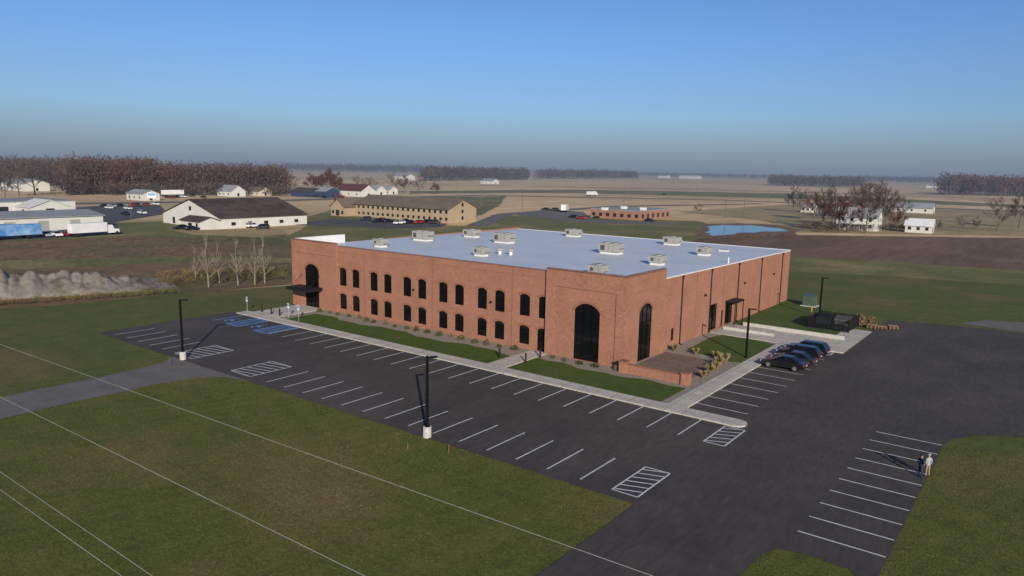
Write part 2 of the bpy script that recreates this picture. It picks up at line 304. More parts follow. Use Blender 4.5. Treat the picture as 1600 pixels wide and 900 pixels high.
def window(O, U, N, uc, w, z0, zt, rise, name='window', cols=2, rows=2, door=False, head=True):
    O = Vector(O); U = Vector(U); N = Vector(N); P = lambda u, z, d=0: O+U*u+Vector((0, 0, z))+N*d
    a_ = arch(uc, w+.02, z0, zt+.01, rise); b_ = arch(uc, w-.16, z0+.08, zt-.09, max(.02, rise*.93)); n = len(a_)
    fr = MB()
    for i in range(n):
        j = (i+1) % n; fr.quad(P(*a_[i], -.16), P(*a_[j], -.16), P(*b_[j], -.16), P(*b_[i], -.16)); fr.quad(P(*b_[i], -.16), P(*b_[j], -.16), P(*b_[j], -.21), P(*b_[i], -.21))
    def bar(u0, u1, za, zb): 
        q_ = [P(u0, za, -.15), P(u1, za, -.15), P(u1, zb, -.15), P(u0, zb, -.15)]; k_ = [P(u0, za, -.2), P(u1, za, -.2), P(u1, zb, -.2), P(u0, zb, -.2)]
        fr.add(q_+k_, [(0, 1, 2, 3), (0, 4, 5, 1), (1, 5, 6, 2), (2, 6, 7, 3), (3, 7, 4, 0)])
    for c in range(1, cols): u = uc-w/2+w*c/cols; bar(u-.03, u+.03, z0+.08, zt-.12)
    for r in range(1, rows): z = z0+(zt-z0)*r/rows; bar(uc-w/2+.08, uc+w/2-.08, z-.03, z+.03)
    fo = fr.build(name, frm, B, world=True)
    pm = MB(); pl = [P(*p, -.205) for p in b_]; pm.add(pl, [tuple(range(n))]); pm.build('pane', glass, fo).location = (0, 0, 0)
    fo.children[-1].data.transform(Matrix.Translation(-B.location))
    if head:
        hb = MB(); o_ = arch(uc, w+.5, z0, zt+.28, rise*1.1)[2:]; i_ = arch(uc, w, z0, zt, rise)[2:]
        for k in range(len(o_)-1): hb.quad(P(*i_[k], .02), P(*o_[k], .02), P(*o_[k+1], .02), P(*i_[k+1], .02)); hb.quad(P(*o_[k], .02), P(*o_[k], 0), P(*o_[k+1], 0), P(*o_[k+1], .02))
        ho = hb.build('brick_header', brick_d, fo); ho.data.transform(Matrix.Translation(-B.location))
    return fo
ZT, ZM = 10.0, 9.62
front = MB(); TW = 10.2
U_, N_ = (1, 0, 0), (0, -1, 0)
pc = [-48.6-6.47*k for k in range(6)]
wins = []
for i, c in enumerate(pc):
    for s in (-1, 1):
        u = c+s*1.37
        wins.append((u, 1.55, 4.0, 6.6, .32, 'window'))
        wins.append((u, 1.75, .07, 2.85, .35, 'door') if (i == 0 and s == 1) else (u, 1.55, .6, 2.85, .32, 'window'))
YM = Y0+.3
wallface(front, (0, YM, 0), U_, N_, [(X0+TW, -.2), (X1-TW, -.2), (X1-TW, ZM), (X0+TW, ZM)], [arch(*w[:5]) for w in wins])
for w in wins:
    window((0, YM, 0), U_, N_, *w[:5], name=w[5], cols=1 if w[5] == 'window' else 2, rows=2)
ta, tb = (-41.25, 3.3, .1, 6.55, .85), (-89.0, 3.3, .1, 6.55, .85)
wallface(front, (0, Y0, 0), U_, N_, [(X1-TW, -.2), (X1, -.2), (X1, ZT), (X1-TW, ZT)], [arch(*ta)])
wallface(front, (0, Y0, 0), U_, N_, [(X0, -.2), (X0+TW, -.2), (X0+TW, ZT), (X0, ZT)], [arch(*tb)])
window((0, Y0, 0), U_, N_, *ta, cols=3, rows=3); window((0, Y0, 0), U_, N_, *tb, cols=3, rows=3)
YT = 78.0
UE, NE = (0, 1, 0), (1, 0, 0)
te = (73.5, 3.3, .1, 6.55, .85)
wallface(front, (X1, 0, 0), UE, NE, [(Y0, -.2), (YT, -.2), (YT, ZT), (Y0, ZT)], [arch(*te)])
window((X1, 0, 0), UE, NE, *te, cols=3, rows=3)
XE = X1-.25
zr = lambda y: 8.82-(y-78)*.0075
se = [(81.3, 1.0, .9, 2.45, .03, 'window'), (93.95, 2.7, .15, 3.7, .03, 'roller_door'), (97.2, 1.0, .15, 2.4, .03, 'door'), (99.6, 3.0, .15, 3.3, .03, 'window')]
wallface(front, (XE, 0, 0), UE, NE, [(YT, -.2), (Y1, -.2), (Y1, zr(Y1)), (YT, zr(YT))], [arch(*w[:5]) for w in se])
for w in se: window((XE, 0, 0), UE, NE, *w[:5], name=w[5], cols=1 if w[1] < 2 else 2, rows=2, head=False)
def vq(mb, xa, ya, xb, yb, z0, z1a, z1b=None, mi=0):
    z1b = z1a if z1b is None else z1b; mb.quad((xa, ya, z0), (xb, yb, z0), (xb, yb, z1b), (xa, ya, z1a), mi)
vq(front, X1-TW, Y0, X1-TW, YM, -.2, ZT); vq(front, X0+TW, Y0, X0+TW, YM, -.2, ZT); vq(front, X1, YT, XE, YT, -.2, ZT)
vq(front, X0, Y0, X0, Y1, -.2, zr(78)); vq(front, X0, Y0, X0, YT, zr(78), ZT); vq(front, X0, Y1, XE, Y1, -.2, zr(Y1))
for y in (87.8, 97, 107.2, 117): front.box(XE, XE+.006, y-.03, y+.03, 0, zr(y)-.1, 1)
for c in (pc[1]+3.23, pc[3]+3.23, pc[5]+3.23): front.box(c-.02, c+.02, YM-.005, YM, 0, ZM-.1, 1)
front.build('wall', [brick, joint], B, world=True)
pl = MB()
for x0, x1 in ((X1-TW, X1-TW+1.1), (X1-1.1, X1), (X0, X0+1.1), (X0+TW-1.1, X0+TW)): pl.box(x0+.001, x1-.001, Y0-.12, Y0-.001, -.1, ZT-.12)
pl.box(X1+.001, X1+.12, Y0-.12, Y0+1.1, -.1, ZT-.12); pl.box(X1+.001, X1+.12, YT-1.1, YT-.002, -.1, ZT-.12)
for x0, x1 in ((X1-TW+1.1, X1-1.1), (X0+1.1, X0+TW-1.1)): pl.box(x0, x1, Y0-.11, Y0-.001, 8.1, ZT-.12)
pl.box(X1+.001, X1+.11, Y0+1.1, YT-1.1, 8.1, ZT-.12)
pl.box(X0+TW+.01, X1-TW-.01, YM-.05, YM-.001, 8.78, 8.9)
pl.build('pilaster', brick, B, world=True)
cp = MB()
cp.box(X1-TW, X1+.14, Y0-.14, Y0+.3, ZT, ZT+.1); cp.box(X1-.3, X1+.14, Y0+.3, YT+.02, ZT, ZT+.1)
cp.box(X0-.06, X0+TW, Y0-.14, Y0+.3, ZT, ZT+.1)
cp.box(X0+TW, X1-TW, YM-.06, YM+.35, ZM, ZM+.09)
cp.build('coping', cap, B, world=True)
rf = MB()
rx0, rx1, ry0 = X0+.02, XE-.02, YM+.02
rf.quad((rx0, ry0, zr(ry0)), (rx1, ry0, zr(ry0)), (rx1, Y1, zr(Y1)+.02), (rx0, Y1, zr(Y1)+.02))
rf.quad((XE-.02, ry0, zr(ry0)), (X1-.3, ry0, zr(ry0)), (X1-.3, YT, zr(YT)), (XE-.02, YT, zr(YT)))
rfo = rf.build('roof', roofm, B, world=True)
wp = MB()
wp.box(X0+.0, X0+.3, Y0+.3, YT+.6, 8.6, ZT+.1); wp.box(X0+.3, X0+TW-.01, Y0+.02, Y0+.32, 8.6, ZT-.01)
wp.box(X0+TW, X1-TW, YM+.02, YM+.33, 8.6, ZM-.01); wp.box(X1-TW, X1-.3, Y0+.02, Y0+.3, 8.6, ZT-.01); wp.box(X1-.3, X1-.02, Y0+.3, YT-.02, 8.6, ZT-.01)
n = 24
for k in range(n):
    ya = YT+.03+(Y1-YT)*k/n; yb = YT+.03+(Y1-YT)*(k+1)/n
    za, zb = zr(ya), zr(yb)
    wp.add([(XE-.25, ya, za+.03), (XE+.05, ya, za+.03), (XE+.05, yb, zb+.03), (XE-.25, yb, zb+.03), (XE+.05, ya, za-.1), (XE+.05, yb, zb-.1)], [(0, 1, 2, 3), (1, 4, 5, 2)])
wp.box(X0, XE+.05, Y1-.2, Y1+.05, zr(Y1)-.1, zr(Y1)+.09)
wpo = wp.build('parapet_lining', white, B, world=True)
for y in (83.3, 92.4, 102.4, 112.1, 122.2):
    d = MB(); d.box(XE+.012, XE+.13, y-.06, y+.06, .1, zr(y)-.4); d.box(XE+.01, XE+.2, y-.13, y+.13, zr(y)-.4, zr(y)-.14); d.box(XE+.012, XE+.4, y-.09, y+.09, .07, .17)
    d.build('downspout', black, B, world=True)
cn = MB(); cn.box(-91.6, -86.4, 65.9, Y0-.13, 2.85, 3.25); cn.box(-91.5, -86.5, 66.0, Y0-.13, 3.25, 3.28)
cn.build('canopy', black, B, world=True)
for x in (-91.0, -87.0):
    r_ = MB(); r_.cyl((x, 66.4, 3.25), (x, Y0-.13, 5.0), .03, n=6); r_.build('canopy_rod', black, B, world=True)
vs = MB(); vs.box(XE+.01, XE+1.5, 98.0, 101.3, 3.35, 3.6)
for y in (98.1, 101.2): vs.box(XE+1.35, XE+1.45, y-.05, y+.05, .1, 3.35)
vs.build('side_canopy', black, B, world=True)
for x in (-70.3+2.2, -57.2+2.2, -83+3.2): 
    l_ = MB(); l_.box(x-.12, x+.12, YM-.2, YM-.002, 4.9, 5.15); l_.build('wall_light', black, B, world=True)
for y in (90.5, 105, 118):
    l_ = MB(); l_.box(XE+.002, XE+.25, y-.15, y+.15, 5.2, 5.45); l_.build('wall_light', black, B, world=True)
# ------------------------------------------------------------------ roof units
def rtu(name, lx, ly, h):
    r = empty(name, (0, 0, 0)); 
    m = MB(); m.box(-lx/2+.15, lx/2-.15, -ly/2+.15, ly/2-.15, -.1, .3); m.build('curb', white, r)
    m = MB(); m.box(-lx/2, lx/2, -ly/2, ly/2, .3, h); 
    for k in range(1, 4): m.box(-lx/2+lx*k/4-.015, -lx/2+lx*k/4+.015, -ly/2-.012, -ly/2-.001, .4, h-.05, 1)
    m.box(-lx/2-.04, lx/2+.04, -ly/2-.04, ly/2+.04, h, h+.05)
    m.build('casing', [galv, galvd], r)
    for sx_ in ((-.25, .2) if lx > 3 else (0.05,)):
        m = MB(); m.cyl((sx_*lx, 0, h+.05), (sx_*lx, 0, h+.16), ly*.28, n=14); m.cyl((sx_*lx, 0, h+.16), (sx_*lx, 0, h+.17), ly*.24, n=14, mi=1); m.build('fan_shroud', [galv, galvd], r)
    m = MB(); y = -ly/2; 
    m.add([(lx/2, y+.2, h-.2), (lx/2+.4, y+.2, h-.6), (lx/2+.4, -y-.2, h-.6), (lx/2, -y-.2, h-.2), (lx/2, y+.2, h-.7), (lx/2, -y-.2, h-.7)], [(0, 1, 2, 3), (0, 4, 1), (3, 2, 5), (1, 4, 5, 2)]); m.build('intake_hood', galv, r)
    m = MB(); m.box(-lx/2-.02, -lx/2-.002, -ly/2+.2, ly/2-.2, .5, h-.2); m.box(-lx/2+.3, -lx/2+.3+lx*.22, -ly/2-.02, -ly/2-.002, .55, h-.25); m.build('coil_grille', galvd, r)
    return r
big = rtu('rooftop_air_unit', 3.3, 2.0, 1.55); med = rtu('rooftop_air_unit', 2.7, 1.8, 1.35); sml = rtu('rooftop_air_unit', 1.9, 1.5, 1.2)
fb = {id(big): 0, id(med): 0, id(sml): 0}
rl = [(595, 387, sml, 'small grey rooftop air unit nearest the left end of roof'), (661, 376, big, 'large rooftop air unit second from left in the back row'), (737, 370, med, 'rooftop air unit at the back left roof edge'),
      (788, 379, big, 'wide rooftop air unit near the middle of the roof'), (752, 401, sml, 'small rooftop air unit left of the two short vent hoods'), (896, 368, med, 'rooftop air unit farthest back, alone at the centre of the roof edge'),
      (955, 396, big, 'largest rooftop air unit right of the roof centre'), (1050, 381, med, 'rooftop air unit at the back right of the roof'), (1100, 398, sml, 'squat rooftop air unit close to the right roof edge'),
      (1027, 414, sml, 'small rooftop air unit standing behind the corner tower, right side'), (934, 432, sml, 'rooftop air unit half hidden by the front parapet')]
for px, py, pr, lb in rl:
    o = pr if fb[id(pr)] == 0 else copy_tree(pr); fb[id(pr)] += 1
    g = G(px, py, 8.7); o.location = (g.x, g.y, zr(g.y)+.02); tag(o, lb, 'air conditioner', 'air units on the flat roof')
for i, (px, py, lb) in enumerate(((781, 398, 'left one of two short white roof vents'), (798, 399, 'right one of two short white roof vents'))):
    g = G(px, py, 8.7); r = empty('roof_vent', (g.x, g.y, zr(g.y))); tag(r, lb, 'vent', 'short vents at the roof centre')
    m = MB(); m.cyl((0, 0, 0), (0, 0, .6), .25, n=10); m.build('stack', white, r)
    m = MB(); m.cyl((0, 0, .62), (0, 0, .85), .6, .45, n=12); m.cyl((0, 0, .85), (0, 0, .95), .45, .2, n=12); m.build('hood', galv, r)
g = G(1138, 411, 8.7); r = tag(empty('vent_pipe', (g.x, g.y, zr(g.y))), 'thin white vent pipe near the right roof edge', 'pipe')
m = MB(); m.cyl((0, 0, 0), (0, 0, .75), .1, n=8); m.build('pipe', white, r); m = MB(); m.cyl((0, 0, .76), (0, 0, .84), .12, .05, n=8); m.build('rain_cap', white, r)
g = G(1131, 391, 8.7); r = tag(empty('roof_hatch', (g.x, g.y, zr(g.y))), 'low white box hatch at the back right of the roof', 'hatch')
m = MB(); m.box(-.7, .7, -.5, .5, 0, .25); m.build('curb', white, r); m = MB(); m.box(-.78, .78, -.58, .58, .25, .31); m.build('lid', galv, r)
# ------------------------------------------------------------------ lamps
def lamp(x, y, h, label, base=True, rz=0):
    r = tag(empty('street_lamp', (x, y, 0), rz), label, 'street lamp', 'parking lot lamps'); zb = .05
    if base:
        m = MB(); m.cyl((0, 0, -.1), (0, 0, .82), .34, n=20); m.cyl((0, 0, .82), (0, 0, .86), .34, .3, n=20); m.build('concrete_base', conc2, r); zb = .86
    m = MB(); m.box(-.2, .2, -.2, .2, zb, zb+.06); m.add([(s*a_, t*a_, z) for z, a_ in ((zb+.06, .11), (h, .10)) for s, t in ((-1, -1), (1, -1), (1, 1), (-1, 1))], [(0, 1, 5, 4), (1, 2, 6, 5), (2, 3, 7, 6), (3, 0, 4, 7), (4, 5, 6, 7)]); m.build('pole', frm, r)
    m = MB(); m.box(.1, .3, -.05, .05, h-.14, h-.05); m.build('arm', frm, r)
    m = MB(); m.box(.26, .8, -.16, .16, h-.14, h-.04); hd = m.build('lamp_head', frm, r); m = MB(); m.box(.32, .75, -.12, .12, h-.155, h-.141); m.build('lens', galv, hd)
lamp(-38.6, 40.5, 6.55, 'tall black lamp on concrete base in the middle foreground', rz=.9)
lamp(-74.9, 40.5, 6.6, 'tall black lamp on concrete base beside the left driveway', rz=.9)
lamp(-28.0, 82.3, 5.85, 'black lamp post on the lawn beside the parked cars', False, .6)
lamp(-28.1, 113.5, 6.1, 'black lamp post behind the dumpster enclosure', False, .6)
# ------------------------------------------------------------------ low wall, enclosure, rails
gw = tag(empty('garden_wall', (-32, 67.5, 0)), 'low brick garden wall with end piers beside the corner tower', 'wall')
m = MB(); m.box(-35.4, -29.2, 67.3, 67.65, 0, .95); m.build('wall', brick, gw, world=True)
m = MB(); m.box(-35.4, -29.2, 67.25, 67.7, .95, 1.05); m.build('coping', brick_d, gw, world=True)
for x in (-35.8, -28.8):
    m = MB(); m.box(x-.4, x+.4, 67.08, 67.88, 0, 1.2); pr = m.build('pier', brick, gw, world=True)
    m = MB(); m.box(x-.46-gw.location.x, x+.46-gw.location.x, 67.02-67.5, 67.94-67.5, 1.2, 1.32); m.build('pier_cap', brick_d, pr)
fe = tag(empty('dumpster_enclosure', (-24.6, 107, 0)), 'black screened dumpster enclosure on the concrete apron', 'fence')
for ax, c0, a0, a1 in (('x', 104.72, -27.2, -22.1), ('y', -27.2, 104.8, 110.4), ('y', -22.1, 104.8, 110.4), ('x', 110.5, -27.2, -22.1)):
    m = MB(); nn_ = int((a1-a0)/.14)
    for k in range(nn_):
        u = a0+(a1-a0)*(k+.5)/nn_
        if ax == 'x': m.box(u-.045, u+.045, c0-.015, c0+.015, .2, 1.7)
        else: m.box(c0-.015, c0+.015, u-.045, u+.045, .2, 1.7)
    for z in (.35, 1.5):
        if ax == 'x': m.box(a0, a1, c0+.02, c0+.05, z, z+.06)
        else: m.box(c0+.02, c0+.05, a0, a1, z, z+.06)
    m.build('slat_panel', black, fe, world=True)
for x, y in ((-27.25, 104.7), (-24.7, 104.68), (-22.05, 104.7), (-27.25, 110.5), (-22.05, 110.5), (-27.25, 107.5), (-22.05, 107.5)):
    m = MB(); m.box(x-.06, x+.06, y-.06, y+.06, .05, 1.85); m.build('post', black, fe, world=True)
for i, (x, c_, lb) in enumerate(((-25.9, (.03, .05, .08), 'dark blue dumpster at the left in the black enclosure'), (-23.5, (.20, .20, .20), 'light grey dumpster at the right in the black enclosure'))):
    r = tag(empty('dumpster', (x, 107.6, .06)), lb, 'dumpster'); mm = M('dumpster_paint', c_, None, 2, rough=.6, haze=False)
    m = MB(); m.add([(-.85, -.6, 0), (.85, -.6, 0), (.85, .6, 0), (-.85, .6, 0), (-.95, -.8, 1.3), (.95, -.8, 1.3), (.95, .8, 1.6), (-.95, .8, 1.6)], [(0, 1, 5, 4), (1, 2, 6, 5), (2, 3, 7, 6), (3, 0, 4, 7), (0, 3, 2, 1)]); m.build('bin', mm, r)
    m = MB(); m.add([(-1, -.85, 1.32), (1, -.85, 1.32), (1, .85, 1.63), (-1, .85, 1.63), (-1, -.85, 1.38), (1, -.85, 1.38), (1, .85, 1.69), (-1, .85, 1.69)], [(4, 5, 6, 7), (0, 1, 5, 4), (1, 2, 6, 5), (3, 0, 4, 7)]); m.build('lid', black if i == 0 else galvd, r)
lw = tag(empty('retaining_wall', (-28, 99.7, .1)), 'low pale concrete kerb wall with thin rail behind the apron', 'wall')
m = MB(); m.box(-34.6, -21.4, 99.55, 99.8, .1, .62); m.build('wall', conc2, lw, world=True)
m = MB(); m.box(-34.6, -21.4, 99.65, 99.69, 1.12, 1.16); m.build('rail', galvd, lw, world=True)
for k in range(9):
    x = -34.5+k*1.63; m = MB(); m.box(x-.02, x+.02, 99.65, 99.69, .62, 1.12); m.build('post', galvd, lw, world=True)
lw = tag(empty('retaining_wall', (-32, 95.6, .1)), 'short pale kerb wall beside the ramp near the side door', 'wall')
m = MB(); m.box(-35.9, -29.1, 95.5, 95.7, .12, .5); m.build('wall', conc2, lw, world=True)
m = MB(); m.box(-35.9, -29.1, 95.58, 95.62, .95, .99); m.build('rail', galvd, lw, world=True)
for k in range(5):
    x = -35.8+k*1.66; m = MB(); m.box(x-.02, x+.02, 95.58, 95.62, .5, .95); m.build('post', galvd, lw, world=True)
tr_ = tag(empty('transformer_box', (-32.1, 123.0, 0)), 'green electrical transformer box on a pad behind the building', 'transformer')
gm = M('utility_green', (.07, .11, .08), None, 2, rough=.5, haze=False)
m = MB(); m.box(-1.2, 1.2, -1.1, 1.1, 0, .15); m.build('pad', conc2, tr_)
m = MB(); m.box(-.95, .95, -.8, .8, .15, 1.75); m.add([(-1, -.85, 1.75), (1, -.85, 1.75), (1, .85, 1.9), (-1, .85, 1.9)], [(0, 1, 2, 3)]); m.build('cabinet', gm, tr_)
for x in (-.5, .45): m = MB(); m.box(x-.4, x+.4, -.83, -.802, .25, 1.65); m.build('cabinet_door', gm, tr_)
yel = M('yellow_paint', (.5, .36, .03), None, 2, haze=False)
g = G(1268, 487); r = tag(empty('bollard', (g.x, g.y, 0)), 'yellow bollard in front of the green transformer box', 'bollard'); m = MB(); m.cyl((0, 0, 0), (0, 0, .8), .08, n=10); m.build('post', yel, r); m = MB(); m.cyl((0, 0, .802), (0, 0, .86), .08, .04, n=10); m.build('cap', yel, r)
for i, (x, y) in enumerate(((-90.9, 61.2), (-88.6, 61.2), (-86.7, 61.2), (-49.3, 63.4), (-45.8, 63.6), (-45.9, 66.5))):
    lb = ['leftmost black bollard at the main entrance walk', 'middle black bollard at the main entrance walk', 'rightmost black bollard at the main entrance walk', 'black bollard left of the short door walk', 'black bollard right of the short door walk', 'black bollard nearest the arched door'][i]
    r = tag(empty('bollard', (x, y, .1)), lb, 'bollard', 'black path bollards'); m = MB(); m.cyl((0, 0, 0), (0, 0, .95), .1, n=10); m.build('post', black, r); m = MB(); m.cyl((0, 0, .955), (0, 0, 1.05), .12, n=10); m.build('cap', black, r)
sgb = M('sign_blue', (.05, .16, .45), None, 2, haze=False)
for i, (x, y) in enumerate(((-92.6, 60.0), (-84.2, 60.9), (-82.0, 60.9))):
    r = tag(empty('parking_sign', (x, y, .1)), ['accessible parking sign leftmost by the lot corner', 'accessible parking sign right of the entrance walk', 'accessible parking sign third from left'][i], 'sign', 'accessible parking signs')
    m = MB(); m.cyl((0, 0, 0), (0, 0, 2.2), .035, n=6); m.build('post', galv, r)
    m = MB(); m.box(-.2, .2, -.06, -.04, 1.5, 2.15); sp_ = m.build('sign_plate', white, r)
    m = MB(); m.box(-.14, .14, -.068, -.0605, 1.75, 2.08); m.build('blue_symbol', sgb, sp_)
for i in range(3):
    for k in range(3-i % 2):
        r = tag(empty('pallet', (-19.2+1.35*(i-1)*.9, 111.0+.7*i, .03+k*.16), .2*i), ['wooden pallet in the left stack, layer %d from ground', 'wooden pallet in the middle stack, layer %d from ground', 'wooden pallet in the right stack, layer %d from ground'][i] % (k+1), 'pallet', 'pallets beside the enclosure')
        m = MB(); [m.box(-.6, .6, -.5+j*.165, -.5+j*.165+.11, .1, .13) for j in range(7)]; m.build('deck', wood, r)
        m = MB(); [m.box(x-.05, x+.05, -.5, .6, 0, .1) for x in (-.5, 0, .5)]; m.build('stringer', wood, r)
stk = M('orange_stake', (.28, .12, .05), None, 3, haze=False)
for px, py, h, mt, lb in ((637, 702, .5, wood, 'pale survey stake left of the middle lamp'), (701, 707, .6, stk, 'orange survey stake right of the middle lamp'), (265, 567, .6, stk, 'orange marker stake beside the left lamp')):
    g = G(px, py); m = MB(); m.box(-.025, .025, -.02, .02, 0, h); m.add([(-.025, -.02, h), (.025, -.02, h), (.025, .02, h), (-.025, .02, h), (0, 0, h+.08)], [(0, 1, 4), (1, 2, 4), (2, 3, 4), (3, 0, 4)])
    tag(m.build('stake', mt, loc=(g.x, g.y, -.03)), lb, 'stake')
# ------------------------------------------------------------------ shrubs
def clump(n, r, h, seed, blade=False):
    rr = random.Random(seed); m = MB()
    for i in range(n):
        if blade:
            a_ = rr.uniform(0, 6.28); l = h*rr.uniform(.7, 1); o = r*rr.uniform(.2, 1); c, s = math.cos(a_), math.sin(a_); w = .035
            m.add([(c*.06*r-s*w, s*.06*r+c*w, 0), (c*.06*r+s*w, s*.06*r-c*w, 0), (c*o*.6, s*o*.6, l*.8), (c*o, s*o, l)], [(0, 1, 2), (0, 2, 3)])
        else:
            v = Vector((rr.gauss(0, 1), rr.gauss(0, 1), abs(rr.gauss(0, 1)))).normalized()*rr.uniform(.55, 1.05)
            p = Vector((v.x*r, v.y*r, v.z*h)); a_ = Vector((rr.gauss(0, 1), rr.gauss(0, 1), rr.gauss(0, 1))).normalized(); b_ = a_.orthogonal().normalized(); s = r*rr.uniform(.15, .28)
            m.add([p-a_*s, p+b_*s*.6, p+a_*s, p-b_*s*.6], [(0, 1, 2, 3)])
    return m
shr = [clump(170, .45, .55, 1), clump(170, .38, .7, 2), clump(140, .5, .9, 3, True)]
sm_ = [green_sh, weed, tan_sh]; me_ = []
for i in range(3): o = shr[i].build('tmp', sm_[i]); me_.append(o.data); bpy.data.objects.remove(o)
def shrub(x, y, k, s, label, grp):
    r = tag(empty('ornamental_grass' if k == 2 else 'shrub', (x, y, .06), random.uniform(0, 6)), label, 'grass clump' if k == 2 else 'shrub', grp); r.scale = (s, s, s)
    o = bpy.data.objects.new('blades' if k == 2 else 'foliage', me_[k]); C.objects.link(o); o.parent = r
    if k != 2:
        m = MB(); m.cyl((0, 0, -.03), (0, 0, .3), .03, n=5); m.build('stem', bark, r)
i = 0
for k in range(26):
    x = -85.2+k*1.93
    if -49.2 < x < -45.5: continue
    i += 1; kk = [0, 1, 0, 0, 1, 0][k % 6]
    shrub(x+random.uniform(-.3, .3), 67.3+random.uniform(-.4, .3), kk, random.uniform(.7, 1.15), 'low %s shrub in front wall bed, number %d from the left' % (['olive green', 'dry brown'][kk], i), 'shrubs in the front gravel bed')
for i, (x, y, s) in enumerate(((-28.9, 76.4, 1.3), (-28.6, 74.8, 1.1), (-29.0, 78.2, 1.4), (-30.5, 79.4, 1.1), (-28.5, 72.9, 1.2), (-28.4, 70.8, 1.0), (-33.0, 79.6, 1.0), (-35.6, 79.6, 1.1))):
    shrub(x, y, 2, s, 'straw coloured grass clump edging the patio, %s' % ['beside the lawn corner', 'right of the patio middle', 'at the lawn corner tip', 'left of the lawn corner', 'third from the low wall', 'closest to the low wall end', 'between patio and lawn', 'against the building wall'][i], 'grass clumps around the patio')
for i, (x, y, s) in enumerate(((-25.8, 111.9, 2.2), (-24.1, 112.2, 2.0), (-22.3, 112.0, 2.3), (-20.9, 113.2, 1.8))):
    shrub(x, y, 1, s, 'brown bush behind the dumpster enclosure, %s' % ['leftmost', 'second from left', 'third from left', 'rightmost beside the pallets'][i], 'brown bushes behind the enclosure')
# ------------------------------------------------------------------ vehicles
def car_mesh(kind, sc=1.0):
    if kind == 'sedan': L_, Wd, prof, cab = 4.75, 1.84, [(-2.36, .35), (-2.4, .6), (-2.3, .90), (-1.55, .97), (.95, .94), (2.05, .76), (2.33, .58), (2.36, .32)], (-1.85, -1.0, .25, 1.15, 1.42)
    else: L_, Wd, prof, cab = 4.75, 1.88, [(-2.3, .4), (-2.38, .7), (-2.34, 1.02), (-2.25, 1.06), (.95, 1.03), (2.05, .92), (2.34, .72), (2.37, .38)], (-2.28, -1.85, .4, 1.2, 1.64)
    body = MB(); n = len(prof); hw = Wd/2
    vs = []
    for y, k in ((-hw, 0), (-hw*.93, 1), (hw*.93, 1), (hw, 0)):
        for x, z in prof: vs.append((x*(.97 if k == 0 else 1), y, z-(.06 if (k == 0 and z > .7) else 0)))
    fs = []
    for r_ in range(3):
        for i in range(n): j = (i+1) % n; fs.append((r_*n+i, r_*n+j, (r_+1)*n+j, (r_+1)*n+i))
    fs += [tuple(range(n)), tuple(range(4*n-1, 3*n-1, -1))]
    body.add(vs, fs)
    b0, t0, t1, b1, zt = cab; zb = prof[3][1]-.05; w0, w1 = hw*.9, hw*.7
    body.add([(t0-.03, -w1, zt-.05), (t1+.03, -w1, zt-.05), (t1+.03, w1, zt-.05), (t0-.03, w1, zt-.05), (t0+.1, -w1*.85, zt+.02), (t1-.12, -w1*.85, zt+.02), (t1-.12, w1*.85, zt+.02), (t0+.1, w1*.85, zt+.02)], [(0, 1, 5, 4), (1, 2, 6, 5), (2, 3, 7, 6), (3, 0, 4, 7), (4, 5, 6, 7)])
    for s in (-1, 1):
        for xb, xt in ((b0, t0), (b1, t1), ((b0+b1)/2-.05, (t0+t1)/2)):
            body.add([(xb-.05, s*(w0+.012), zb), (xb+.05, s*(w0+.012), zb), (xt+.05, s*(w1+.012), zt-.04), (xt-.05, s*(w1+.012), zt-.04)], [(0, 1, 2, 3)])
        body.box(b1-.28, b1-.12, min(s*hw*.95, s*hw*1.1), max(s*hw*.95, s*hw*1.1), zb+.02, zb+.16)
    gl = MB(); gl.add([(b0, -w0, zb), (b1, -w0, zb), (b1, w0, zb), (b0, w0, zb), (t0, -w1, zt-.05), (t1, -w1, zt-.05), (t1, w1, zt-.05), (t0, w1, zt-.05)], [(0, 1, 5, 4), (1, 2, 6, 5), (2, 3, 7, 6), (3, 0, 4, 7)])
    wr = .34 if kind == 'sedan' else .37
    wh = [(x, s*hw*.93) for x in (-1.42, 1.42) for s in (-1, 1)]
    return body, gl, wh, wr, hw, prof
redl = M('red_tail_light', (.35, .01, .01), None, 3, rough=.2); whl = M('clear_head_light', (.6, .6, .62), None, 3, rough=.15)
plate_m = M('licence_plate', (.55, .55, .6), None, 3)
def near_car(kind, paintm, x, y, rz, label):
    r = tag(empty('parked_car', (x, y, .0), rz), label, 'car', 'cars parked beside the building')
    body, gl, wh, wr, hw, prof = car_mesh(kind)
    bo = body.build('body', paintm, r); bv = bo.modifiers.new('Bevel', 'BEVEL'); bv.width = .05; bv.segments = 2; gl.build('window_glass', glass, r)
    for wx, wy in wh:
        s = 1 if wy > 0 else -1
        m = MB(); m.cyl((wx, wy-s*.2, wr), (wx, wy+s*.09, wr), wr, n=18); w = m.build('wheel', rubber, r); m = MB(); m.cyl((wx, wy+s*.092, wr), (wx, wy+s*.10, wr), wr*.62, n=12); m.build('rim', chrome, w)
    for s in (-1, 1):
        z = prof[-2][1]; m = MB(); m.box(prof[-2][0]-.12, prof[-2][0]+.03, s*hw*.72-.18, s*hw*.72+.18, z-.05, z+.08); m.build('headlight', whl, r)
        z = prof[2][1]-.12; m = MB(); m.box(prof[1][0]-.02, prof[1][0]+.12, s*hw*.75-.16, s*hw*.75+.16, z-.08, z+.06); m.build('tail_light', redl, r)
    m = MB(); m.box(-2.43, -2.41, -.25, .25, .62, .74); m.build('number_plate', plate_m, r)
def cp_(n_, c_): return M(n_, c_, c_, 1, rough=.32, spec=.4, coat=.3, grain=.02)
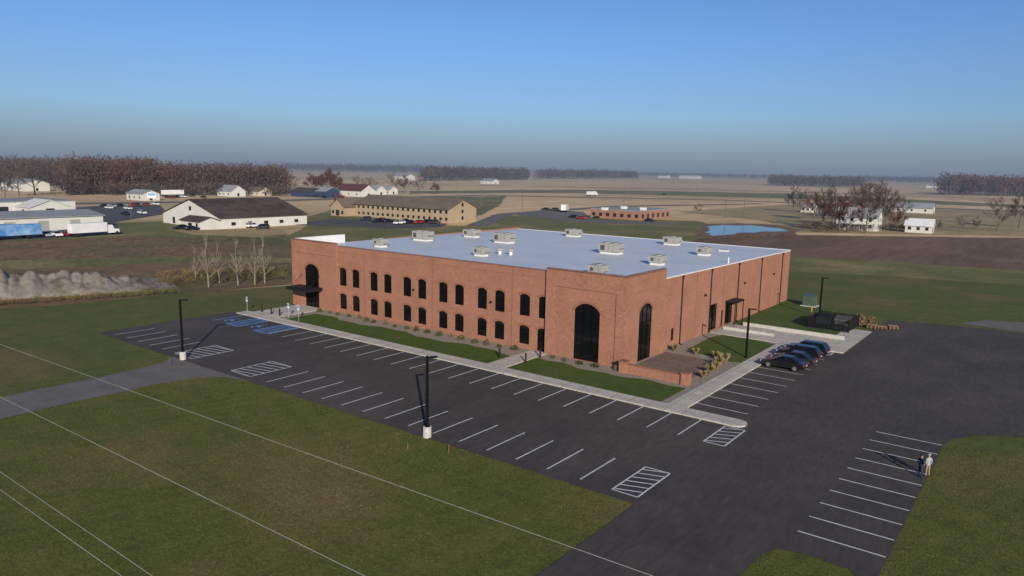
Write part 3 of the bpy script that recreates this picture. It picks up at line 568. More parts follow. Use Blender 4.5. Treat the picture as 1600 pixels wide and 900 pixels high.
cblk, cnvy, cgry, cwht, cred, csil = cp_('black_car_paint', (.010, .010, .011)), cp_('navy_car_paint', (.010, .015, .028)), cp_('grey_car_paint', (.05, .052, .055)), cp_('white_car_paint', (.7, .7, .7)), cp_('red_car_paint', (.3, .02, .02)), cp_('silver_car_paint', (.35, .36, .38))
cdg = cp_('graphite_car_paint', (.022, .024, .028))
near_car('sedan', cblk, -23.3, 80.9, math.pi, 'black sedan nearest the camera in the row of four')
near_car('sedan', cdg, -23.0, 83.6, math.pi, 'graphite sedan second in the row of four')
near_car('suv', cblk, -23.2, 86.3, math.pi, 'black sport utility car third in the row of four')
near_car('suv', cnvy, -23.1, 89.1, math.pi, 'dark navy sport utility car farthest in the row of four')
fm = {}
def far_car(px, py, cn_, rz, label, grp, z=-.1):
    pm = {'black': cblk, 'blue': cnvy, 'grey': cgry, 'white': cwht, 'red': cred, 'silver': csil}[cn_]
    if cn_ not in fm:
        body, gl, wh, wr, hw, prof = car_mesh('suv' if cn_ in ('white', 'grey') else 'sedan')
        body.add(gl.v, gl.f, 1)
        for wx, wy in wh: body.cyl((wx, wy-.12, wr), (wx, wy+.12, wr), wr, n=10, mi=2)
        o = body.build('parked_car', [pm, glass, rubber]); fm[cn_] = o.data
    else: o = bpy.data.objects.new('parked_car', fm[cn_]); C.objects.link(o)
    g = G(px, py); o.location = (g.x, g.y, z); o.rotation_euler = (0, 0, rz); tag(o, label, 'car', grp)
def row(items, where, grp, rz=0):
    for i, (px, py, c_) in enumerate(sorted(items)):
        far_car(px, py, c_, rz+random.choice((0, math.pi)), 'small %s car, number %d from the left %s' % (c_, i+1, where), grp)
row([(572, 344, 'grey'), (590, 347, 'black'), (598, 345, 'red'), (606, 347, 'blue'), (624, 350, 'white'), (632, 347, 'black'), (640, 349, 'black'), (654, 349, 'red'), (666, 348, 'black'), (680, 349, 'grey')], 'in front of the long tan motel', 'cars by the motel', math.pi/2)
row([(162, 323, 'black'), (170, 326, 'white'), (176, 323, 'silver'), (188, 322, 'black'), (200, 327, 'white'), (206, 322, 'red'), (214, 322, 'grey'), (228, 321, 'red'), (243, 320, 'white'), (262, 309, 'black'), (269, 310, 'red'), (276, 309, 'black'), (286, 308, 'white'), (300, 307, 'grey'), (318, 309, 'blue'), (196, 336, 'blue'), (222, 334, 'white')], 'in the far left lots', 'cars in the far left lots')
row([(72, 369, 'silver'), (88, 369, 'white'), (104, 368, 'red'), (60, 333, 'white'), (84, 332, 'black'), (110, 333, 'silver'), (130, 332, 'red')], 'beside the grey warehouse', 'cars by the warehouse')
row([(283, 357, 'black'), (300, 359, 'blue'), (395, 355, 'white'), (410, 357, 'grey')], 'along the dark roofed barn', 'cars by the barn', math.pi/2)
row([(852, 328, 'black'), (866, 329, 'grey'), (896, 340, 'black'), (908, 342, 'red'), (1015, 346, 'blue'), (1038, 304, 'black')], 'around the low brick building', 'cars by the low brick building')
row([(462, 306, 'black'), (476, 307, 'white'), (492, 308, 'grey'), (506, 309, 'black')], 'at the blue shop', 'cars by the blue shop')
def truck(px, py, rz, Lb, bm_, label, cab_m, cat='truck', ht=3.9):
    g = G(px, py); r = tag(empty('box_truck', (g.x, g.y, -.1), rz), label, cat)
    m = MB(); m.box(-Lb/2, Lb/2, -1.25, 1.25, 1.0, ht); m.box(-Lb/2, Lb/2, -1.27, 1.27, .95, 1.05, 1); m.build('cargo_box', [bm_, black], r)
    if cab_m:
        m = MB(); m.add([(Lb/2+.3, -1.15, .6), (Lb/2+3.6, -1.15, .6), (Lb/2+3.6, 1.15, .6), (Lb/2+.3, 1.15, .6), (Lb/2+.3, -1.1, 2.9), (Lb/2+1.6, -1.1, 2.9), (Lb/2+1.6, 1.1, 2.9), (Lb/2+.3, 1.1, 2.9), (Lb/2+2.1, -1.12, 1.75), (Lb/2+2.1, 1.12, 1.75), (Lb/2+3.55, -1.1, 1.6), (Lb/2+3.55, 1.1, 1.6)],
                        [(0, 1, 10, 8, 5, 4), (3, 7, 6, 9, 11, 2), (4, 5, 6, 7), (5, 8, 9, 6), (8, 10, 11, 9), (1, 2, 11, 10), (0, 4, 7, 3)]); m.build('cab', cab_m, r)
        m = MB(); m.add([(Lb/2+1.64, -1, 2.8), (Lb/2+2.12, -1, 1.85), (Lb/2+2.12, 1, 1.85), (Lb/2+1.64, 1, 2.8)], [(0, 1, 2, 3)]); m.build('windscreen', glass, r)
    for x in [-Lb/2+1, -Lb/2+2.2]+([Lb/2+2.8] if cab_m else [Lb/2-3.5]):
        for s in (-1, 1): m = MB(); m.cyl((x, s*1.0, .5), (x, s*1.28, .5), .5, n=12); m.build('wheel', rubber, r)
tb_ = M('blue_trailer', (.03, .16, .42), (.25, .4, .6), .35)
truck(22, 373, math.pi/2+.05, 13, tb_, 'blue semi trailer at the left edge in front of warehouse', None, 'trailer')
truck(-22, 374, math.pi/2+.05, 12, tb_, 'blue semi trailer cut by the left picture edge', None, 'trailer')
truck(138, 368, math.pi/2+.1, 10, white, 'white box truck parked right of the grey warehouse', white, ht=3.7)
truck(882, 331, math.pi/2+.4, 7, white, 'small white box truck left of the low brick building', white)
truck(924, 306, math.pi/2, 12, white, 'white lorry driving on the distant highway', white)
truck(270, 306, math.pi/2, 14, white, 'long white trailer parked before the left woods', None, 'trailer')
# ------------------------------------------------------------------ background buildings
wsid = M('white_siding', (.58, .57, .52), (.52, .51, .47), .3, grain=.08); cream = M('cream_siding', (.55, .5, .4), (.5, .45, .36), .3, grain=.08)
tanb = M('tan_siding', (.33, .25, .17), (.37, .285, .195), .3, grain=.1); rdark = M('dark_brown_shingle', (.045, .032, .028), (.075, .054, .045), .3, patch=(.10, .075, .06), pscale=.1); rtan = M('tan_shingle', (.13, .10, .074), (.165, .13, .095), .3)
rgrey = M('grey_metal_roof', (.22, .23, .24), (.27, .28, .29), .15, grain=.08); rred = M('maroon_roof', (.10, .03, .03), None, 1); bblue = M('blue_wall', (.03, .05, .10), None, 1); brk2 = M('brown_brick', (.27, .14, .095), (.31, .165, .11), .3)
wing = M('dark_window', (.02, .022, .028), None, 1, rough=.2)
def house(name, x0, x1, y0, y1, h, rh, ridge, wm, rm, label, cat='building', wins=(), z=-.15, over=.5):
    cx, cy = (x0+x1)/2, (y0+y1)/2; r = tag(empty(name, (cx, cy, z)), label, cat); a_, b_ = (x1-x0)/2, (y1-y0)/2
    m = MB()
    if rh <= 0:
        m.box(-a_, a_, -b_, b_, -.3, h); m.build('wall', wm, r); m = MB(); m.box(-a_-.1, a_+.1, -b_-.1, b_+.1, h, h+.35); m.build('roof', rm, r)
    else:
        if ridge == 'y': tri = [(-a_, -b_, h), (a_, -b_, h), (0, -b_, h+rh), (-a_, b_, h), (a_, b_, h), (0, b_, h+rh)]
        else: tri = [(a_, -b_, h), (a_, b_, h), (a_, 0, h+rh), (-a_, -b_, h), (-a_, b_, h), (-a_, 0, h+rh)]
        m.box(-a_, a_, -b_, b_, -.3, h); m.add(tri, [(0, 1, 2), (3, 5, 4)]); m.build('wall', wm, r)
        m = MB(); t = .25; 
        for s in (-1, 1):
            if ridge == 'y': sl_ = rh/a_; P = [(0, -b_-over, h+rh+.05), (s*(a_+over), -b_-over, h-sl_*over+.05), (s*(a_+over), b_+over, h-sl_*over+.05), (0, b_+over, h+rh+.05)]
            else: sl_ = rh/b_; P = [(-a_-over, 0, h+rh+.05), (-a_-over, s*(b_+over), h-sl_*over+.05), (a_+over, s*(b_+over), h-sl_*over+.05), (a_+over, 0, h+rh+.05)]
            m.add(P+[(p[0], p[1], p[2]+t) for p in P], [(0, 1, 2, 3), (4, 5, 6, 7), (0, 1, 5, 4), (1, 2, 6, 5), (2, 3, 7, 6)])
        m.build('roof', rm, r)
    for it in wins:
        f_, u, zz, w, hh = it[:5]; nm = it[5] if len(it) > 5 else 'window'; mt = it[6] if len(it) > 6 else wing
        m = MB()
        if f_ == 'y': m.box(u-w/2, u+w/2, -b_-.06, -b_-.01, zz, zz+hh)
        else: m.box(a_+.01, a_+.06, u-w/2, u+w/2, zz, zz+hh)
        m.build(nm, mt, r)
    return r
def corner(cpx, cpy, lpx, rpx):
    c = G(cpx, cpy); dl = ray(lpx, cpy); dr = ray(rpx, cpy)
    return c.y*dl.x/dl.y, c.x, c.y, c.x*dr.y/dr.x
bx0, bx1, by0, by1 = corner(345, 357, 256, 480); W_ = bx1-bx0; D_ = by1-by0
house('metal_barn', bx0, bx1, by0, by1, 3.4, 5.4, 'y', wsid, rdark, 'wide white barn with a dark brown gable roof', 'barn',
      [('y', -W_*.3, .2, 1.5, 2.2, 'door'), ('y', -W_*.12, .9, 1.6, 1.2), ('y', W_*.05, .2, 3, 2.6, 'roller_door', cream), ('y', W_*.3, .9, 1.6, 1.2), ('y', 0, 5.2, 1.4, 1.4)]+[('x', D_*(k-2)/5.5, .9, 1.6, 1.1) for k in range(5)])
house('shed', bx1-W_*.33, bx1-.5, by0-7, by0-.1, 2.6, 1.2, 'x', wsid, rdark, 'small white lean to annex in front of the barn', 'shed', [('y', 0, .8, 2.2, 1.2), ('y', 4, .1, 1.1, 2, 'door')])
mx0, mx1, my0, my1 = corner(700, 348, 556, 744); W_ = mx1-mx0
house('motel', mx0, mx1, my0, my1, 5.4, 3.4, 'x', tanb, rtan, 'long tan two storey motel with a brown gable roof', 'motel',
      [('y', -W_/2+W_*(k+.7)/18, z_, 1.2, 1.1) for k in range(18) for z_ in (.9, 3.6)]+[('x', 0, z_, 1.2, 1.4) for z_ in (.9, 3.6, 6.2)], over=.8)
house('motel_lobby', mx0-9, mx0-.3, my0-6, my0+10, 4.0, 3.2, 'y', tanb, rtan, 'tan lobby wing with porch at the motel left end', 'building', [('y', 0, .2, 2.2, 2.4, 'door'), ('y', -3, .9, 1.4, 1.4), ('y', 3, .9, 1.4, 1.4)])
ox0, ox1, oy0, oy1 = corner(1000, 344, 922, 1046); W_ = ox1-ox0; D_ = oy1-oy0
house('office_building', ox0, ox1, oy0, oy1, 3.9, 0, 'x', brk2, rgrey, 'low flat roofed brown brick building in the distance', 'building',
      [('y', -W_/2+W_*(k+.5)/7, 1, 1.6, 1.5) for k in range(7)]+[('x', -D_/2+D_*(k+.5)/6, .8, 2, 1.9) for k in range(6)])
for i, (px, py) in enumerate(((945, 328), (975, 326), (1005, 328))):
    g = G(px, py, 4.2); m = MB(); m.box(-1.2, 1.2, -1, 1, 0, 1.1); m.box(-1.3, 1.3, -1.1, 1.1, 1.1, 1.2); m.box(-.5, .5, -1.05, -1, .2, .9)
    tag(m.build('rooftop_air_unit', white, loc=(g.x, g.y, 4.12)), ['left', 'middle', 'right'][i]+' white box unit on the low brown brick building', 'air conditioner', 'units on the low brick building')
g1 = G(162, 355); 
house('warehouse', g1.x-24, g1.x, g1.y-85, g1.y, 3.9, 1.3, 'y', wsid, rgrey, 'long pale warehouse with grey metal roof at left', 'warehouse', [('x', -38+9*k, .2, 3, 2.8, 'roller_door', galv) for k in range(9)])
g1 = G(150, 330)
house('store', g1.x-30, g1.x, g1.y-75, g1.y-8, 4.6, 0, 'y', wsid, rgrey, 'white flat roofed store beyond the warehouse', 'store', [('x', -28+7*k, .8, 4, 2.2) for k in range(9)])
house('store_annex', g1.x+.3, g1.x+14, g1.y-30, g1.y-16, 3.2, 2.6, 'x', wsid, wsid, 'small white gabled annex at the front of the store', 'building', [('x', 0, .3, 3, 2.4), ('y', 0, .8, 2, 1.4)])
hs = [(350, 306, 16, 11, 3.4, 3.6, wsid, rgrey, 'white house with grey roof in front of the left woods'), (470, 307, 22, 12, 3.6, 2.2, bblue, rdark, 'dark blue shop building left of centre'), (497, 308, 16, 12, 4.2, 2.4, bblue, rgrey, 'second dark blue building beside the blue shop'),
      (545, 306, 26, 14, 4, 4.2, wsid, rred, 'barn with maroon roof beyond the motel'), (578, 304, 14, 10, 4, 3, wsid, rgrey, 'white house right of the maroon barn'), (600, 303, 12, 9, 3.6, 2.6, wsid, rgrey, 'small white house beyond the motel roof, right one'), (320, 302, 14, 10, 3, 2.6, cream, rtan, 'cream cottage at the edge of the left woods'),
      (395, 305, 15, 10, 3, 2.6, cream, rtan, 'cream cottage right of the white wood edge house'), (1434, 363, 9, 7, 2.8, 2.2, wsid, white, 'white garage right of the farmhouse'), (1424, 332, 22, 9, 3.0, 2.6, wsid, rgrey, 'long white barn behind the farm trees'), (1262, 331, 8, 6, 3.0, 2.4, wsid, rgrey, 'small white outbuilding left among the farm trees'),
      (1075, 279, 70, 40, 7, 4, wsid, wsid, 'pale sheds far away on the horizon'), (1035, 278, 34, 30, 7, 4, wsid, rgrey, 'second pale shed on the horizon, left of centre'), (1455, 294, 18, 14, 5, 3, wsid, rgrey, 'tiny white farm building left of the right woods'), (625, 281, 30, 20, 6, 4, wsid, rgrey, 'faint pale building before the centre far woods'), (760, 287, 22, 15, 4, 3, wsid, rgrey, 'faint low farm shed before the centre far woods'),
      (20, 297, 40, 16, 5, 3, wsid, rgrey, 'pale building at the far left edge beyond the store'), (210, 312, 18, 10, 3.6, 2, wsid, rgrey, 'low white office between the far left lots')]
for px, py, w, d, h_, rh, wm, rm, lb in hs:
    g = G(px, py); house('farm_building' if px > 1000 else 'house', g.x-w/2, g.x+w/2, g.y, g.y+d, h_, rh, 'x', wm, rm, lb, 'house', [('y', u*w, 1, 1.1, 1.2) for u in (-.33, 0, .33)]+[('x', 0, .1, 1.6, 2.0, 'door')])
g = G(1337, 359)
fh = house('farmhouse', g.x-7.5, g.x+7.5, g.y, g.y+9, 5.2, 3.2, 'x', wsid, rgrey, 'two storey white farmhouse among bare trees at right', 'house', [('y', u, z_, 1.1, 1.5) for u in (-5, -1.7, 1.7, 5) for z_ in (1, 3.5)]+[('x', u, z_, 1.0, 1.3) for u in (-2, 2) for z_ in (1, 3.5)])
m = MB(); m.box(-.5, .5, -.5, .5, 7.3, 9.5); m.build('chimney', brk2, fh)
m = MB(); m.box(-5, 5, -6.4, -4.6, 2.4, 2.55); [m.box(x-.1, x+.1, -6.3, -6.1, 0, 2.4) for x in (-4.8, -1.6, 1.6, 4.8)]; m.build('porch', wsid, fh)
g = G(238, 317); r = tag(empty('billboard', (g.x, g.y, 0), .75), 'white roadside sign board on two posts at far left', 'sign')
m = MB(); m.cyl((-1.5, 0, 0), (-1.5, 0, 2.6), .15, n=6); m.build('post', galv, r); m = MB(); m.cyl((1.5, 0, 0), (1.5, 0, 2.6), .15, n=6); m.build('post', galv, r); m = MB(); m.box(-2.3, 2.3, -.2, .2, 2.4, 5.4); bd = m.build('board', white, r); m = MB(); m.box(-1.9, 1.9, -.24, -.21, 3.9, 5.0); m.build('blue_panel', tb_, bd)
# ------------------------------------------------------------------ water, far roads and pavements
sheet('pond', ragged(pxy([(1108, 353), (1128, 351), (1150, 352), (1172, 351.5), (1195, 354), (1216, 356), (1234, 359.5), (1222, 361), (1196, 361), (1180, 363), (1158, 363), (1140, 366), (1112, 368), (1102, 363)]), 2.5, 1.2), -.12, waterm, 'blue pond between the meadow and farmhouse trees', 'pond')
sheet('pond_bank', ragged(pxy([(1100, 349), (1150, 348), (1205, 350), (1246, 358), (1240, 370), (1180, 373), (1140, 376), (1100, 378), (1084, 364)]), 4, 1.2), -.165, field_b, 'dark bank round the pond', 'ground')
sheet('far_parking', pxy([(-300, 330), (10, 331), (170, 320), (250, 320), (262, 333), (180, 346), (190, 364), (100, 371), (-300, 386)]), -.13, asph_f, 'asphalt yards around the warehouse at left', 'parking lot')
sheet('far_parking', pxy([(455, 350), (520, 341), (556, 342), (700, 349), (690, 354), (600, 356), (545, 353), (490, 352)]), -.125, asph_f, 'asphalt motel parking lot', 'parking lot')
sheet('far_parking', pxy([(790, 333), (860, 327), (912, 331), (925, 343), (1050, 347), (1060, 351), (920, 348), (850, 340)]), -.125, asph_o, 'gravel lot round the low brown brick building', 'parking lot')
sheet('gravel_drive', pxy([(270, 359), (345, 358), (440, 357), (450, 365), (400, 370), (300, 366)]), -.125, field_p, 'gravel yard in front of the barn', 'driveway')
def road(name, pts, w, label, mat=asph_o, z=-.11):
    P = [G(*p) for p in pts]; m = MB()
    for a_, b_ in zip(P, P[1:]):
        n = (b_-a_).cross(Vector((0, 0, 1))).normalized()*w/2
        m.quad((a_.x-n.x, a_.y-n.y, z), (a_.x+n.x, a_.y+n.y, z), (b_.x+n.x, b_.y+n.y, z), (b_.x-n.x, b_.y-n.y, z))
    return tag(m.build(name, mat), label, 'road', kind='structure')
road('road', [(-200, 322), (230, 316), (430, 313), (560, 309), (760, 305), (920, 308), (1120, 312), (1600, 330)], 14, 'distant highway crossing the fields')
road('road', [(745, 352), (790, 334), (960, 322), (1190, 318)], 8, 'side road past the low brown brick building', z=-.105)
road('field_track', [(640, 288), (900, 292), (1250, 300), (1600, 312)], 9, 'brown track across the tan fields', field_b, z=-.1)
sheet('far_meadow', ragged(pxy([(250, 347), (480, 337), (540, 322), (640, 308), (790, 306), (780, 322), (740, 340), (480, 350)]), 8, 1), -.19, field_g, 'green strip around the barn and motel', 'grass')
sheet('far_field', pxy([(1060, 330), (1250, 318), (1600, 330), (2000, 345), (2000, 372), (1600, 368), (1240, 362), (1200, 345)]), -.215, field_p, 'olive tan field behind the farm trees', 'field')
sheet('far_field', pxy([(640, 298), (900, 296), (1230, 302), (1600, 320), (1600, 324), (1200, 309), (900, 301), (640, 302)]), -.205, field_g, 'olive strip along the distant highway', 'field')
# ------------------------------------------------------------------ dirt mound
A_, B_2 = G(-90, 462), G(268, 440); d_ = (B_2-A_); Ld = d_.length; d_.normalize(); n_ = Vector((-d_.y, d_.x, 0)); m = MB(); NA, NC = 220, 30
for i in range(NA+1):
    t = i/NA; hh = 3.5*(1-t**2.5)*(.88+.08*math.sin(t*13)+.06*math.sin(t*41))*min(1, (1-t)*6)
    for j in range(NC+1):
        c = j/NC*2-1; p = A_+d_*(Ld*t)+n_*(c*7.5)
        prof_ = max(0, 1-abs(c))**.7
        wob = t*Ld*1.1+1.3*math.sin(t*23)+1.0*noise.noise(Vector((t*30, c*2, 0)))
        rg = .30*noise.noise(Vector((t*Ld*.45, c*1.6, 0)))+.16*abs(math.sin(wob))*min(1, (1-abs(c))*2.2)
        m.v.append((p.x, p.y, -.2+hh*prof_*(1+rg)+.35*prof_*noise.noise(Vector((p.x*1.1, p.y*1.1, 3)))))
for i in range(NA):
    for j in range(NC): a_ = i*(NC+1)+j; m.f.append((a_, a_+NC+1, a_+NC+2, a_+1)); m.m.append(0)
tag(m.build('dirt_mound', dirt, smooth=True), 'long ridge of pale gravelly dirt left of the brick building', 'mound', kind='structure')
# ------------------------------------------------------------------ trees
def make_tree(seed, h=10., leaf=0, spread=.32, twigs=16, tw=.0022):
    r = random.Random(seed); tk = MB(); cr = MB()
    top = Vector((r.uniform(-.03, .03)*h, r.uniform(-.03, .03)*h, h*.5)); tk.cyl((0, 0, -.2), top*.5, .022*h, .016*h, 6, caps=False); tk.cyl(top*.5, top, .016*h, .010*h, 6, caps=False)
    def limb(p, d, L_, rad, lvl):
        q_ = p+d*L_*.5+Vector((r.gauss(0, .03), r.gauss(0, .03), .04))*L_; e_ = p+d*L_+Vector((0, 0, .12*L_))
        tk.cyl(p, q_, rad, rad*.7, 4, caps=False); tk.cyl(q_, e_, rad*.7, rad*.35, 4, caps=False)
        if lvl < 2:
            for k in range(4 if lvl == 0 else 3):
                s = r.uniform(.35, 1); b = p+(e_-p)*s; dd = (d+Vector((r.gauss(0, .55), r.gauss(0, .55), r.uniform(0, .6)))).normalized(); limb(b, dd, L_*r.uniform(.45, .65), rad*.5, lvl+1)
        if lvl >= 1:
            for k in range(twigs):
                b = p+(e_-p)*r.uniform(.2, 1.05); dd = (d+Vector((r.gauss(0, .7), r.gauss(0, .7), r.uniform(-.1, .7)))).normalized(); l_ = h*r.uniform(.04, .11); w = Vector((r.gauss(0, 1), r.gauss(0, 1), r.gauss(0, 1))).cross(dd).normalized()*h*tw
                cr.add([b-w, b+w, b+dd*l_], [(0, 1, 2)])
            for k in range(leaf):
                b = p+(e_-p)*r.uniform(.2, 1.1)+Vector((r.gauss(0, .04), r.gauss(0, .04), r.gauss(0, .04)))*h; a_ = Vector((r.gauss(0, 1), r.gauss(0, 1), r.gauss(0, 1))).normalized(); c = a_.orthogonal(); s = h*r.uniform(.012, .022); cr.add([b-a_*s, b+c*s, b+a_*s, b-c*s], [(0, 1, 2, 3)])
    n = 8
    for k in range(n):
        z = h*(.2+.32*k/n); a_ = k*2.4+r.uniform(-.4, .4); up = .5+.9*k/n; d = Vector((math.cos(a_), math.sin(a_), up)).normalized(); limb(top*(z/(h*.5)), d, h*spread*r.uniform(.85, 1.2), .009*h, 0)
    limb(top, Vector((0, 0, 1)), h*.36, .009*h, 0)
    return tk, cr
protos = {}
for key, (sd_, leaf, spread, bm_, cm_, tw, twd) in {'bare1': (1, 0, .33, bark, twig_g, 24, .0016), 'bare2': (2, 0, .30, bark, twig_d, 26, .0016), 'russet': (3, 14, .30, bark, twig_r, 6, .0018), 'pale': (4, 0, .20, barkw, barkw, 4, .0011), 'dusk': (5, 5, .33, bark, twig_r, 18, .0016)}.items():
    tk, cr = make_tree(sd_, 10, leaf, spread, tw, twd); a_ = tk.build('tmp', bm_); b_ = cr.build('tmp', cm_); protos[key] = (a_.data, b_.data); bpy.data.objects.remove(a_); bpy.data.objects.remove(b_)
def tree(px, py, h, key, label, grp, z=-.2, wid=1.0):
    g = G(px, py); r = tag(empty('bare_tree' if key != 'russet' else 'oak_tree', (g.x, g.y, z), random.uniform(0, 6)), label, 'tree', grp); s = h/10*.88; r.scale = (s*wid, s*wid, s)
    for nm, me in zip(('trunk', 'crown'), protos[key]): o = bpy.data.objects.new(nm, me); C.objects.link(o); o.parent = r
for i, (px, py, h) in enumerate(((306, 438, 6.5), (326, 447, 9.5), (343, 440, 8), (372, 444, 8.5), (398, 443, 8.8), (414, 441, 9.2))):
    tree(px, py, h, 'pale', 'slender pale bare tree in the weedy field, number %d of the group from the left' % (i+1), 'bare trees left of the building', wid=.8)
ft = [(1240, 331, 16, 'bare2'), (1256, 332, 13, 'bare1'), (1272, 343, 14, 'dusk'), (1284, 356, 17, 'bare2'), (1300, 352, 16, 'bare1'), (1311, 362, 14, 'dusk'), (1352, 363, 15, 'bare2'), (1370, 358, 20, 'bare1'), (1384, 356, 18, 'bare2'), (1366, 340, 18, 'dusk'), (1330, 345, 17, 'bare1'), (1292, 338, 14, 'bare2'), (1500, 360, 6, 'bare1'), (1524, 360, 6, 'bare2'), (1558, 361, 14, 'bare1'), (1592, 356, 17, 'bare2'), (1400, 360, 10, 'dusk'), (1465, 360, 5, 'bare2'), (1345, 342, 18, 'dusk'), (1410, 340, 11, 'bare1')]
for i, (px, py, h, k) in enumerate(sorted(ft)):
    tree(px, py, h, k, 'bare farmyard tree around the white farmhouse, number %d counted from the left' % (i+1), 'farmyard trees', wid=1.15)
nt_ = [(512, 303, 20, 'russet'), (525, 303, 17, 'russet'), (488, 300, 16, 'russet'), (395, 300, 13, 'dusk'), (560, 301, 14, 'bare1'), (580, 300, 13, 'bare1'), (615, 300, 17, 'bare1'), (632, 301, 15, 'dusk'), (655, 302, 13, 'bare1'), (680, 303, 10, 'russet'), (30, 306, 24, 'bare1'), (55, 304, 23, 'bare1'), (8, 311, 15, 'bare2'), (85, 306, 19, 'bare2'), (455, 302, 14, 'bare1'), (530, 325, 8, 'russet'), (1090, 335, 6, 'bare1')]
for i, (px, py, h, k) in enumerate(sorted(nt_)):
    tree(px, py, h, k, 'distant %s tree among far buildings, number %d counted from the left' % ('russet' if k == 'russet' else 'bare', i+1), 'trees among the far buildings', wid=1.2)
def mass(name, p0, p1, depth, n, h, mats, label, nf=150, fs=.045, cat='woods', wide=.30):
    A, Bq = G(*p0), G(*p1); back = Vector((A.x+Bq.x, A.y+Bq.y, 0)).normalized(); V = []; Fc = []; MI = []
    for i in range(n):
        t = (i+rng.random())/n; dep = rng.random()*depth; c = A.lerp(Bq, t)+back*dep; hh = h*rng.uniform(.74, 1.05); k = int(rng.integers(len(mats)))
        u = rng.normal(size=(nf, 3)); u /= np.linalg.norm(u, axis=1)[:, None]; u *= rng.uniform(.1, 1, (nf, 1))**.5*rng.uniform(.85, 1.12, (nf, 1))
        zc = rng.uniform(.46, .54); P = np.array([c.x, c.y, hh*zc])+u*np.array([hh*wide, hh*wide, hh*(.98-zc)]); P[:, 2] = np.maximum(P[:, 2]+hh*.02, .2); a_ = rng.normal(size=(nf, 3)); a_[:, 2] += .9; a_ /= np.linalg.norm(a_, axis=1)[:, None]; b_ = np.cross(a_, rng.normal(size=(nf, 3))); b_ /= np.linalg.norm(b_, axis=1)[:, None]
        s = hh*fs*rng.uniform(.4, 1.3, (nf, 1)); q_ = np.stack([P-a_*s*1.7, P+b_*s*.35, P+a_*s*1.7, P-b_*s*.35], 1).reshape(-1, 3); b0 = len(V); V += q_.tolist(); Fc += [(b0+4*j, b0+4*j+1, b0+4*j+2, b0+4*j+3) for j in range(nf)]; MI += [k]*nf
        b0 = len(V); w = hh*.008; V += [(c.x-w, c.y-w, -.3), (c.x+w, c.y+w, -.3), (c.x+w*.5, c.y+w*.5, hh*.6), (c.x-w*.5, c.y-w*.5, hh*.6)]; Fc.append((b0, b0+1, b0+2, b0+3)); MI.append(len(mats)-1)
    me = bpy.data.meshes.new(name); me.from_pydata(V, [], Fc); [me.materials.append(x) for x in list(mats)]; me.polygons.foreach_set('material_index', MI); o = bpy.data.objects.new(name, me); C.objects.link(o)
    return tag(o, label, cat, kind='stuff')
mass('woods', (100, 304), (250, 303), 90, 230, 25, [twig_r, twig_g, twig_d, twig_r, twig_g], 'reddish brown bare woods at left behind the stores', nf=190, wide=.36, fs=.034)
mass('woods', (240, 303), (450, 304), 70, 260, 22.5, [twig_r, twig_g, twig_r, twig_g, twig_d], 'brown bare woods behind the barn', nf=190, wide=.38, fs=.034)
mass('undergrowth', (100, 305), (450, 306), 60, 200, 9, [twig_d, twig_g], 'dark undergrowth below the left woods', nf=70, fs=.08, wide=.7)
mass('woods', (-60, 289), (120, 291), 120, 170, 24, [twig_g, twig_d], 'hazy woods at the far left edge', nf=140, wide=.4, fs=.038)
mass('woods', (655, 283), (828, 281), 160, 220, 26, [twig_d, twig_g], 'dark hazy woods on the horizon at centre', nf=80, fs=.07, wide=.4)
mass('woods', (835, 280), (997, 279), 220, 220, 26, [twig_d, twig_g], 'blue grey woods on the horizon right of centre', nf=80, fs=.07, wide=.4)
mass('woods', (1200, 290), (1350, 293), 150, 180, 22, [twig_d, twig_g], 'hazy woods on the horizon behind the farm', nf=80, fs=.07, wide=.4)
mass('woods', (1465, 305), (1720, 309), 160, 260, 27, [twig_d, twig_r, twig_g], 'dark woods at the right picture edge', nf=110, fs=.05, wide=.4)
mass('woods', (440, 267), (700, 272), 600, 160, 32, [twig_d], 'very distant bluish woods left of centre', nf=60, fs=.09, wide=.6)
mass('woods', (-100, 257), (200, 262), 600, 160, 34, [twig_d], 'very distant bluish woods at far left', nf=60, fs=.09, wide=.6)
mass('woods', (995, 275), (1210, 280), 600, 130, 22, [twig_d], 'very distant bluish woods right of centre', nf=60, fs=.09, wide=.6)
mass('woods', (1345, 284), (1480, 287), 500, 90, 26, [twig_d], 'very distant bluish woods between farm and right edge', nf=60, fs=.09, wide=.6)
mass('scrub', (240, 446), (455, 436), 16, 230, 1.2, [weed, twig_g, field_w, field_g], 'low dry scrub between the dirt mound and building', nf=60, fs=.09, cat='scrub', wide=.6)
mass('scrub', (-60, 482), (280, 458), 3, 170, .8, [weed, field_w, field_g], 'weeds at the foot of the dirt mound', nf=50, fs=.1, cat='scrub', wide=.6)
mass('scrub', (-100, 430), (450, 405), 60, 260, .9, [weed, field_w, twig_g], 'scattered dry weeds across the brown field', nf=40, fs=.1, cat='scrub', wide=1.0)
mass('scrub', (1090, 375), (1240, 370), 3, 70, 1.0, [weed, twig_d], 'dry reeds along the pond edge', nf=50, fs=.1, cat='scrub', wide=.8)
mass('scrub', (1250, 362), (1420, 364), 25, 60, 3.0, [weed, twig_d, twig_g], 'dry hedge growth around the farmhouse', nf=60, fs=.1, cat='scrub', wide=.6)
